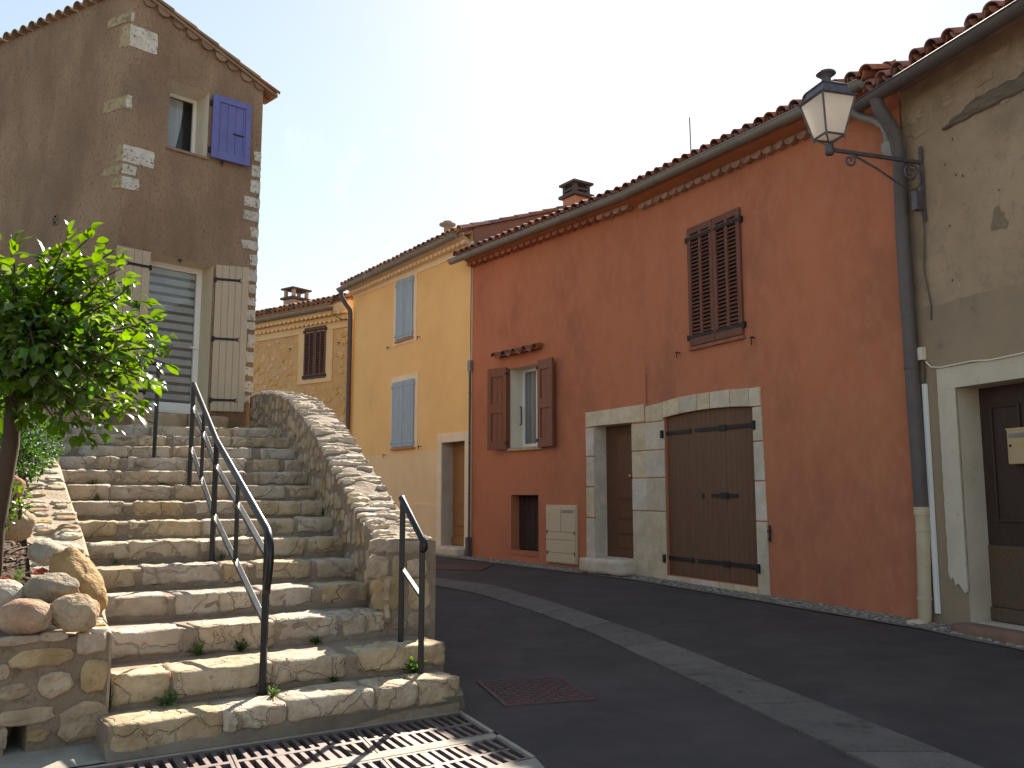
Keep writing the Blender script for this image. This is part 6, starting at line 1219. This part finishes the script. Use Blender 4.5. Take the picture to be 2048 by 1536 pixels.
# glazed door with blind, taupe shutters
rd_ = depth_for(LF, do[1], 1.8, 396); reveal(LF, HDR, 0.002, rd_).build('door_reveal', mat('cream_reveal', (0.62, 0.53, 0.38), (0.56, 0.47, 0.33), 2, bump=0.15), bh)
df = bevel(frame_ring(LF, do[0], do[1], dzb, dzt, 0.085, rd_ - 0.06, rd_, 0.16).build('door', PVC, bh), 0.005)
g0, g1, h0_, h1_ = do[0] + 0.085, do[1] - 0.085, dzb + 0.16, dzt - 0.085
pane_quad(LF, g0, g1, rd_ - 0.03, h0_, h1_).build('pane', GLASS, df)
nb = 15; bh_ = (h1_ - h0_) / nb
for i in range(nb):
    z = h0_ + bh_ * i; MB().fbox(LF, g0 - 0.01, g1 + 0.01, rd_ - 0.075, rd_ - 0.070, z + bh_ * 0.36, z + bh_).build('blind_band', BLIND, df); MB().fbox(LF, g0 - 0.01, g1 + 0.01, rd_ - 0.085, rd_ - 0.080, z, z + bh_ * 0.37).build('blind_gap', BLINDD, df)
MB().fbox(LF, do[1] - 0.075, do[1] - 0.035, rd_ + 0.001, rd_ + 0.012, dzb + 0.85, dzb + 1.08).build('lock_plate', PVC, df); MB().fbox(LF, do[1] - 0.16, do[1] - 0.04, rd_ + 0.03, rd_ + 0.05, dzb + 1.0, dzb + 1.02).build('handle', PVC, df)
MB().fbox(LF, do[0] - 0.03, do[1] + 0.02, rd_ + 0.05, 0.04, dzb - 0.03, dzb + 0.012).build('door_sill', WHITE, bh)
lz1_ = LF.px(290, 503, 0.03)[1]; lz0_ = LF.px(290, 815, 0.03)[1]; lw_ = (do[1] - do[0]) / 2
lfv = leaf_frame(LF.p(do[0] - 0.01, 0.03, 0), LF, 'L', lw_, 3); plank_leaf(bh, lfv, lz0_, lz1_, TAUPE, 4, 0.0, 0.03, straps=(0.10, 0.49, 0.90), strap_len=0.62, strap_from='R', fork=True, label='left taupe plank shutter behind the tree')
rf0 = LF.p(LF.px(424, 680)[0], 0.03, 0); lfv = leaf_frame(rf0, LF, 'R', lw_, 24); rz1, rz0 = vz(rf0, 530), vz(rf0, 822); plank_leaf(bh, lfv, rz0, rz1, TAUPE, 5, 0.0, 0.03, straps=(0.075, 0.49, 0.90), strap_len=0.68, strap_from='L', fork=True, label='right taupe plank shutter swung out from the wall')
hook(bh, LF, 357, 522, 0.03)
# stones under the threshold
s = do[0] - 0.15
for i, w in enumerate((0.30, 0.46, 0.34, 0.30)):
    stone_obj('base_stone', LF.M @ Matrix.Translation((s + w / 2, -0.04, dzb - 0.19)), w / 2 - 0.008, 0.12, 0.15, RUBBLE if i != 3 else TANS[0], bh, 0.02, 0.01, None, 8, 3, 5); s += w
stone_obj('door_step', LF.M @ Matrix.Translation(((do[0] + do[1]) / 2, -0.16, dzb - 0.36)), 0.75, 0.24, 0.12, STEP, bh, 0.02, 0.01, 3, 12, 4, 4)
vg = LS.px(112, 440); vb = frame_ring(LS, vg[0] - 0.06, vg[0] + 0.06, vg[1] - 0.075, vg[1] + 0.075, 0.012, 0, 0.02); vb.bar(LS.p(vg[0] - 0.05, 0.012, vg[1] - 0.06), LS.p(vg[0] + 0.05, 0.012, vg[1] + 0.06), 0.012); vb.bar(LS.p(vg[0] + 0.05, 0.012, vg[1] - 0.06), LS.p(vg[0] - 0.05, 0.012, vg[1] + 0.06), 0.012); vo = vb.build('vent_grille', GREYMORT, bh); MB().fbox(LS, vg[0] - 0.05, vg[0] + 0.05, 0.001, 0.004, vg[1] - 0.065, vg[1] + 0.065).build('vent_opening', DARK, vo)

# ---------------------------------------------------------------- tree, bush, plants
def leaf_pts(P, d, up, L_, w, fold=0.25, curl=0.25):
    sd = d.cross(up).normalized(); nn = sd.cross(d).normalized(); vs = []
    for f, ww, h in ((0, 0.02, 0), (0.3, 0.85, 0.02), (0.6, 0.95, -0.02), (0.85, 0.5, -0.3), (1.0, 0.0, -0.6)):
        c = P + d * (L_ * f) + nn * (h * curl * L_); e = sd * (w * ww / 2); lift = nn * (w * ww * fold * 0.5)
        vs += [c - e + lift, c, c + e + lift]
    fs = []
    for i in range(4): fs += [(3 * i, 3 * i + 1, 3 * i + 4, 3 * i + 3), (3 * i + 1, 3 * i + 2, 3 * i + 5, 3 * i + 4)]
    return vs, fs
LEAFMESH = []
for i in range(5):
    vs_, fs_ = leaf_pts(Vector((0, 0, 0)), Vector((0, 1, 0)), Vector((0, 0, 1)), 1.0, 0.50 + 0.04 * i, 0.2 + 0.1 * (i % 3), 0.15 + 0.12 * i); LEAFMESH.append(MB().add(vs_, fs_).mesh('leaf', LEAF, True))
rng = random.Random(21)
TB = at_D(-14, 1075, 5.55); TB.z = bed_z(TB) - 0.05
tree = thing('young_tree', 'young leafy tree with glossy bright green leaves in the planter bed', 'tree', TB)
fork_ = at_D(32, 742, 5.6)
trunk = MB().tube([TB, TB.lerp(fork_, 0.35) + Vector((-0.015, 0, 0)), TB.lerp(fork_, 0.7) + Vector((0.01, 0.02, 0)), fork_, fork_ + Vector((0.02, 0.0, 0.25))], [0.066, 0.055, 0.05, 0.046, 0.03], 12); trunk = trunk.build('trunk', BARK, tree, True)
leaves = []; bm_ = MB()
targets = [(330, 640, 5.3), (345, 690, 5.2), (300, 605, 5.5), (185, 470, 5.5), (150, 520, 5.3), (90, 500, 5.7), (20, 490, 5.4), (230, 500, 5.7), (260, 560, 5.6), (300, 760, 5.2), (340, 730, 5.5), (220, 860, 5.2), (180, 880, 5.3), (250, 820, 5.5), (120, 850, 5.2), (60, 830, 5.6), (200, 780, 5.0), (160, 720, 4.95), (100, 640, 4.95), (200, 620, 4.95), (250, 690, 4.95), (40, 600, 5.0), (-30, 560, 5.3), (-80, 640, 5.4), (-90, 720, 5.6), (-40, 780, 5.2), (130, 590, 6.0), (220, 660, 6.2), (100, 730, 6.2), (30, 670, 6.0), (200, 740, 6.0), (-20, 520, 5.8), (60, 545, 6.0), (150, 780, 5.7), (285, 660, 5.9), (10, 740, 5.0), (70, 700, 4.9), (120, 770, 4.95), (140, 460, 5.6), (205, 550, 5.25)]
extra = [(rng.uniform(-110, 310), rng.uniform(520, 850), rng.uniform(4.95, 6.3)) for _ in range(50)]
for u, v, D in targets + extra:
    E_ = at_D(u, v, D); S0 = fork_.lerp(TB, rng.uniform(-0.28, 0.06)); mdp = S0.lerp(E_, 0.5) + Vector((rng.uniform(-0.14, 0.14), rng.uniform(-0.12, 0.12), rng.uniform(-0.06, 0.16)))
    cv = []
    for i in range(9):
        t = i / 8; cv.append(S0 * (1 - t) ** 2 + mdp * 2 * t * (1 - t) + E_ * t * t)
    bm_.tube(cv, [0.0095 * (1 - 0.85 * i / 8) + 0.0018 for i in range(9)], 6)
    nl = rng.randint(34, 46)
    for k_ in range(nl):
        t = 0.22 + 0.78 * (k_ + rng.random()) / nl; i = min(7, int(t * 8)); P = cv[i].lerp(cv[i + 1], t * 8 - i); ax = (cv[i + 1] - cv[i]).normalized()
        sidev = Vector((rng.gauss(0, 1), rng.gauss(0, 1), rng.gauss(0, 0.7))).normalized(); off = sidev * rng.uniform(0.0, 0.15) * (1.15 - 0.75 * t)
        if off.length > 0.05 and k_ % 4 == 0: bm_.tube([P, P + off * 0.98], [0.003, 0.0015], 4)
        d = (ax * rng.uniform(0.2, 0.9) + sidev * 0.9 + Vector((0, 0, rng.uniform(-0.35, 0.25)))).normalized()
        if t > 0.93: d = (ax + sidev * 0.6).normalized()
        up_v = (Vector((rng.gauss(0, 0.5), rng.gauss(0, 0.5), 1))).normalized()
        if abs(d.dot(up_v)) > 0.95: up_v = Vector((1, 0, 0))
        leaves.append((P + off, d, up_v, rng.uniform(0.065, 0.115)))
bm_.build('branches', BARK, tree, True)
leaves.sort(key=lambda l: l[0].y)
near = [l for l in leaves if proj(l[0])[0] > -10][:300]; nearset = set(id(l) for l in near)
for P, d, upv, L_ in near:
    sd = d.cross(upv).normalized(); nn = sd.cross(d).normalized()
    M = Matrix(((sd.x, d.x, nn.x, P.x), (sd.y, d.y, nn.y, P.y), (sd.z, d.z, nn.z, P.z), (0, 0, 0, 1))) @ Matrix.Scale(L_, 4); place('leaf', rng.choice(LEAFMESH), tree, M)
fo = MB()
for l in leaves:
    if id(l) in nearset: continue
    vs_, fs_ = leaf_pts(l[0], l[1], l[2], l[3], l[3] * rng.uniform(0.48, 0.66), rng.uniform(0.15, 0.5), rng.uniform(0.1, 0.7)); fo.add(vs_, fs_)
fob = fo.build('foliage', LEAF2, tree, True); fob['kind'] = 'stuff'

def bush(name, label, centers, n, L_, m, cat='bush', seed=3):
    r = random.Random(seed); base = centers[0][0].copy(); base.z = min(c.z - rad for c, rad in centers); t = thing(name, label, cat, base); b = MB(); st = MB()
    for c, rad in centers:
        for _ in range(6):
            e = c + Vector((r.gauss(0, 0.5), r.gauss(0, 0.5), r.gauss(0, 0.5))) * rad * 0.7; st.tube([Vector((c.x, c.y, c.z - rad)), c.lerp(e, 0.5), e], [0.008, 0.005, 0.002], 5)
        for _ in range(int(n * rad * rad * 8)):
            dv = Vector((r.gauss(0, 1), r.gauss(0, 1), r.gauss(0, 1))).normalized(); P = c + dv * rad * (0.65 + 0.38 * r.random()) * (1 + 0.25 * noise.noise(dv * 3 + c)); d = (dv + Vector((r.gauss(0, 0.6), r.gauss(0, 0.6), r.gauss(0, 0.6) + 0.2))).normalized(); uv = Vector((r.gauss(0, 0.6), r.gauss(0, 0.6), 1)).normalized()
            vs_, fs_ = leaf_pts(P, d, uv, L_ * r.uniform(0.7, 1.3), L_ * 0.5, 0.3, 0.4); b.add(vs_, fs_)
    st.build('stems', BARK, t); q = b.build('foliage', m, t, True); q['kind'] = 'stuff'; return t
bc = [(at_D(u, v, D), rd2) for u, v, D, rd2 in ((25, 860, 7.6, 0.30), (75, 880, 7.9, 0.22), (30, 915, 7.3, 0.22), (-40, 850, 7.8, 0.35), (62, 915, 7.6, 0.17), (-60, 920, 7.2, 0.3), (20, 815, 8.2, 0.25), (-100, 880, 7.6, 0.4), (45, 950, 7.2, 0.10))]
bush('evergreen_bush', 'dense small leaved green bush behind the tree trunk', bc, 1500, 0.040, BUSHM)
bc = [(at_D(u, v, D), rd2) for u, v, D, rd2 in ((22, 1000, 5.9, 0.09), (40, 1020, 5.8, 0.06), (10, 1030, 5.7, 0.07), (25, 975, 6.0, 0.05))]
bush('leafy_seedling', 'small leafy plant growing beside the tan boulder', bc, 700, 0.045, LEAF2, 'plant', 5)

def weed(P, size, label, seed, grass=False, m=WEEDM):
    size *= 0.95; r = random.Random(seed); t = MB(); n = 18 if grass else 48
    for i in range(n):
        a = r.uniform(0, 6.283); lean = r.uniform(0.15, 0.8) if grass else r.uniform(0.2, 1.3); d = Vector((math.cos(a) * math.sin(lean), math.sin(a) * math.sin(lean), math.cos(lean)))
        if grass: vs_, fs_ = leaf_pts(P + Vector((r.gauss(0, 0.012), r.gauss(0, 0.012), -0.01)), d, Vector((r.gauss(0, 1), r.gauss(0, 1), 0.3)).normalized(), size * r.uniform(0.5, 1.1), 0.006, 0.1, 0.5)
        else:
            q = P + d * size * r.uniform(0.0, 0.75) + Vector((0, 0, -0.005)); t.tube([P + Vector((0, 0, -0.01)), P.lerp(q, 0.5) + Vector((0, 0, 0.004)), q], 0.0018, 4); d2 = (d + Vector((r.gauss(0, 0.5), r.gauss(0, 0.5), r.gauss(0, 0.4)))).normalized(); vs_, fs_ = leaf_pts(q, d2, Vector((r.gauss(0, 0.5), r.gauss(0, 0.5), 1)).normalized(), size * r.uniform(0.25, 0.45), size * 0.2, 0.2, 0.3)
        t.add(vs_, fs_)
    o = t.build('grass_tuft' if grass else 'weed', m, None, True); tag(o, label, 'grass' if grass else 'weed', 'weeds on the steps'); return o
def wp(n, u, back=0.05): # on step n's tread, just in front of the next riser
    fr = SF[n + 1] if n + 1 in SF else SF[n]; P = on_line(u, fr.P + fr.n * back, fr.x); return Vector((P.x, P.y, step_z(n)))
weed(wp(1, 350), 0.10, 'dark green weed cushion at the left of the bottom step', 1)
weed(wp(1, 832), 0.13, 'ferny green weed beside the short handrail post', 2)
weed(wp(1, 560, 0.20), 0.07, 'small bright green weed in the middle of the bottom step', 3)
weed(wp(1, 676, 0.02), 0.06, 'low dark weed at the back of the bottom step, right of the middle', 4)
weed(wp(2, 492), 0.09, 'spindly weed on the second step left of the handrail', 5)
weed(wp(2, 640), 0.07, 'small dark sprig on the second step near the parapet', 6)
weed(wp(2, 412, 0.02), 0.10, 'climbing green sprig on the third riser', 7)
weed(wp(5, 446), 0.11, 'grass tuft at the foot of the middle handrail post', 8, True)
weed(wp(5, 238, 0.03), 0.07, 'low spreading weed on the left of a middle step', 9, True)
weed(wp(7, 655, 0.05), 0.12, 'dark green plant in the corner against the parapet', 10)
weed(wp(8, 195, 0.03), 0.09, 'green trailing weed on an upper step at the left', 11)
weed(wp(9, 185, 0.08), 0.09, 'yellow green rosette weed on an upper step by the side wall', 12)
weed(wp(9, 322, 0.03), 0.06, 'mossy weed in a joint of an upper riser', 13)
weed(wp(1, 232, 0.02), 0.15, 'tall grass tuft between the bottom step and planter wall', 14, True)
weed(at_D(36, 1150, 5.35) + Vector((0, 0, -0.03)), 0.11, 'grass tuft among the mulch behind the boulders', 15, True)
def fallen(u, v, D, label, seed, sz=0.09):
    r = random.Random(seed); P = at_D(u, v, D); b = MB()
    for i in range(5):
        a = -1.2 + i * 0.6 + r.uniform(-0.1, 0.1); d = Vector((math.cos(a), math.sin(a) * 0.8, r.uniform(-0.1, 0.45))).normalized(); vs_, fs_ = leaf_pts(P, d, Vector((0.1, -0.5, 1)).normalized(), sz * r.uniform(0.7, 1.1), sz * 0.45, 0.5, 0.8); b.add(vs_, fs_)
    o = b.build('fallen_leaf', DRYLEAF, None, True); tag(o, label, 'leaf', 'dry leaves on the soil bed')
fallen(70, 1146, 5.35, 'curled red brown dry leaf behind the rough oval boulder', 1)
fallen(5, 1158, 5.3, 'red brown dry leaf at the left picture edge behind the pale boulder', 2, 0.07)
fallen(112, 1150, 5.33, 'small rust coloured dry leaf against the ochre boulder', 3, 0.05)

# ---------------------------------------------------------------- lift the whole layout so that the road lies near height zero
for o in list(sc.objects):
    if o.parent is None and o not in (camo, suno): o.location.z += UP
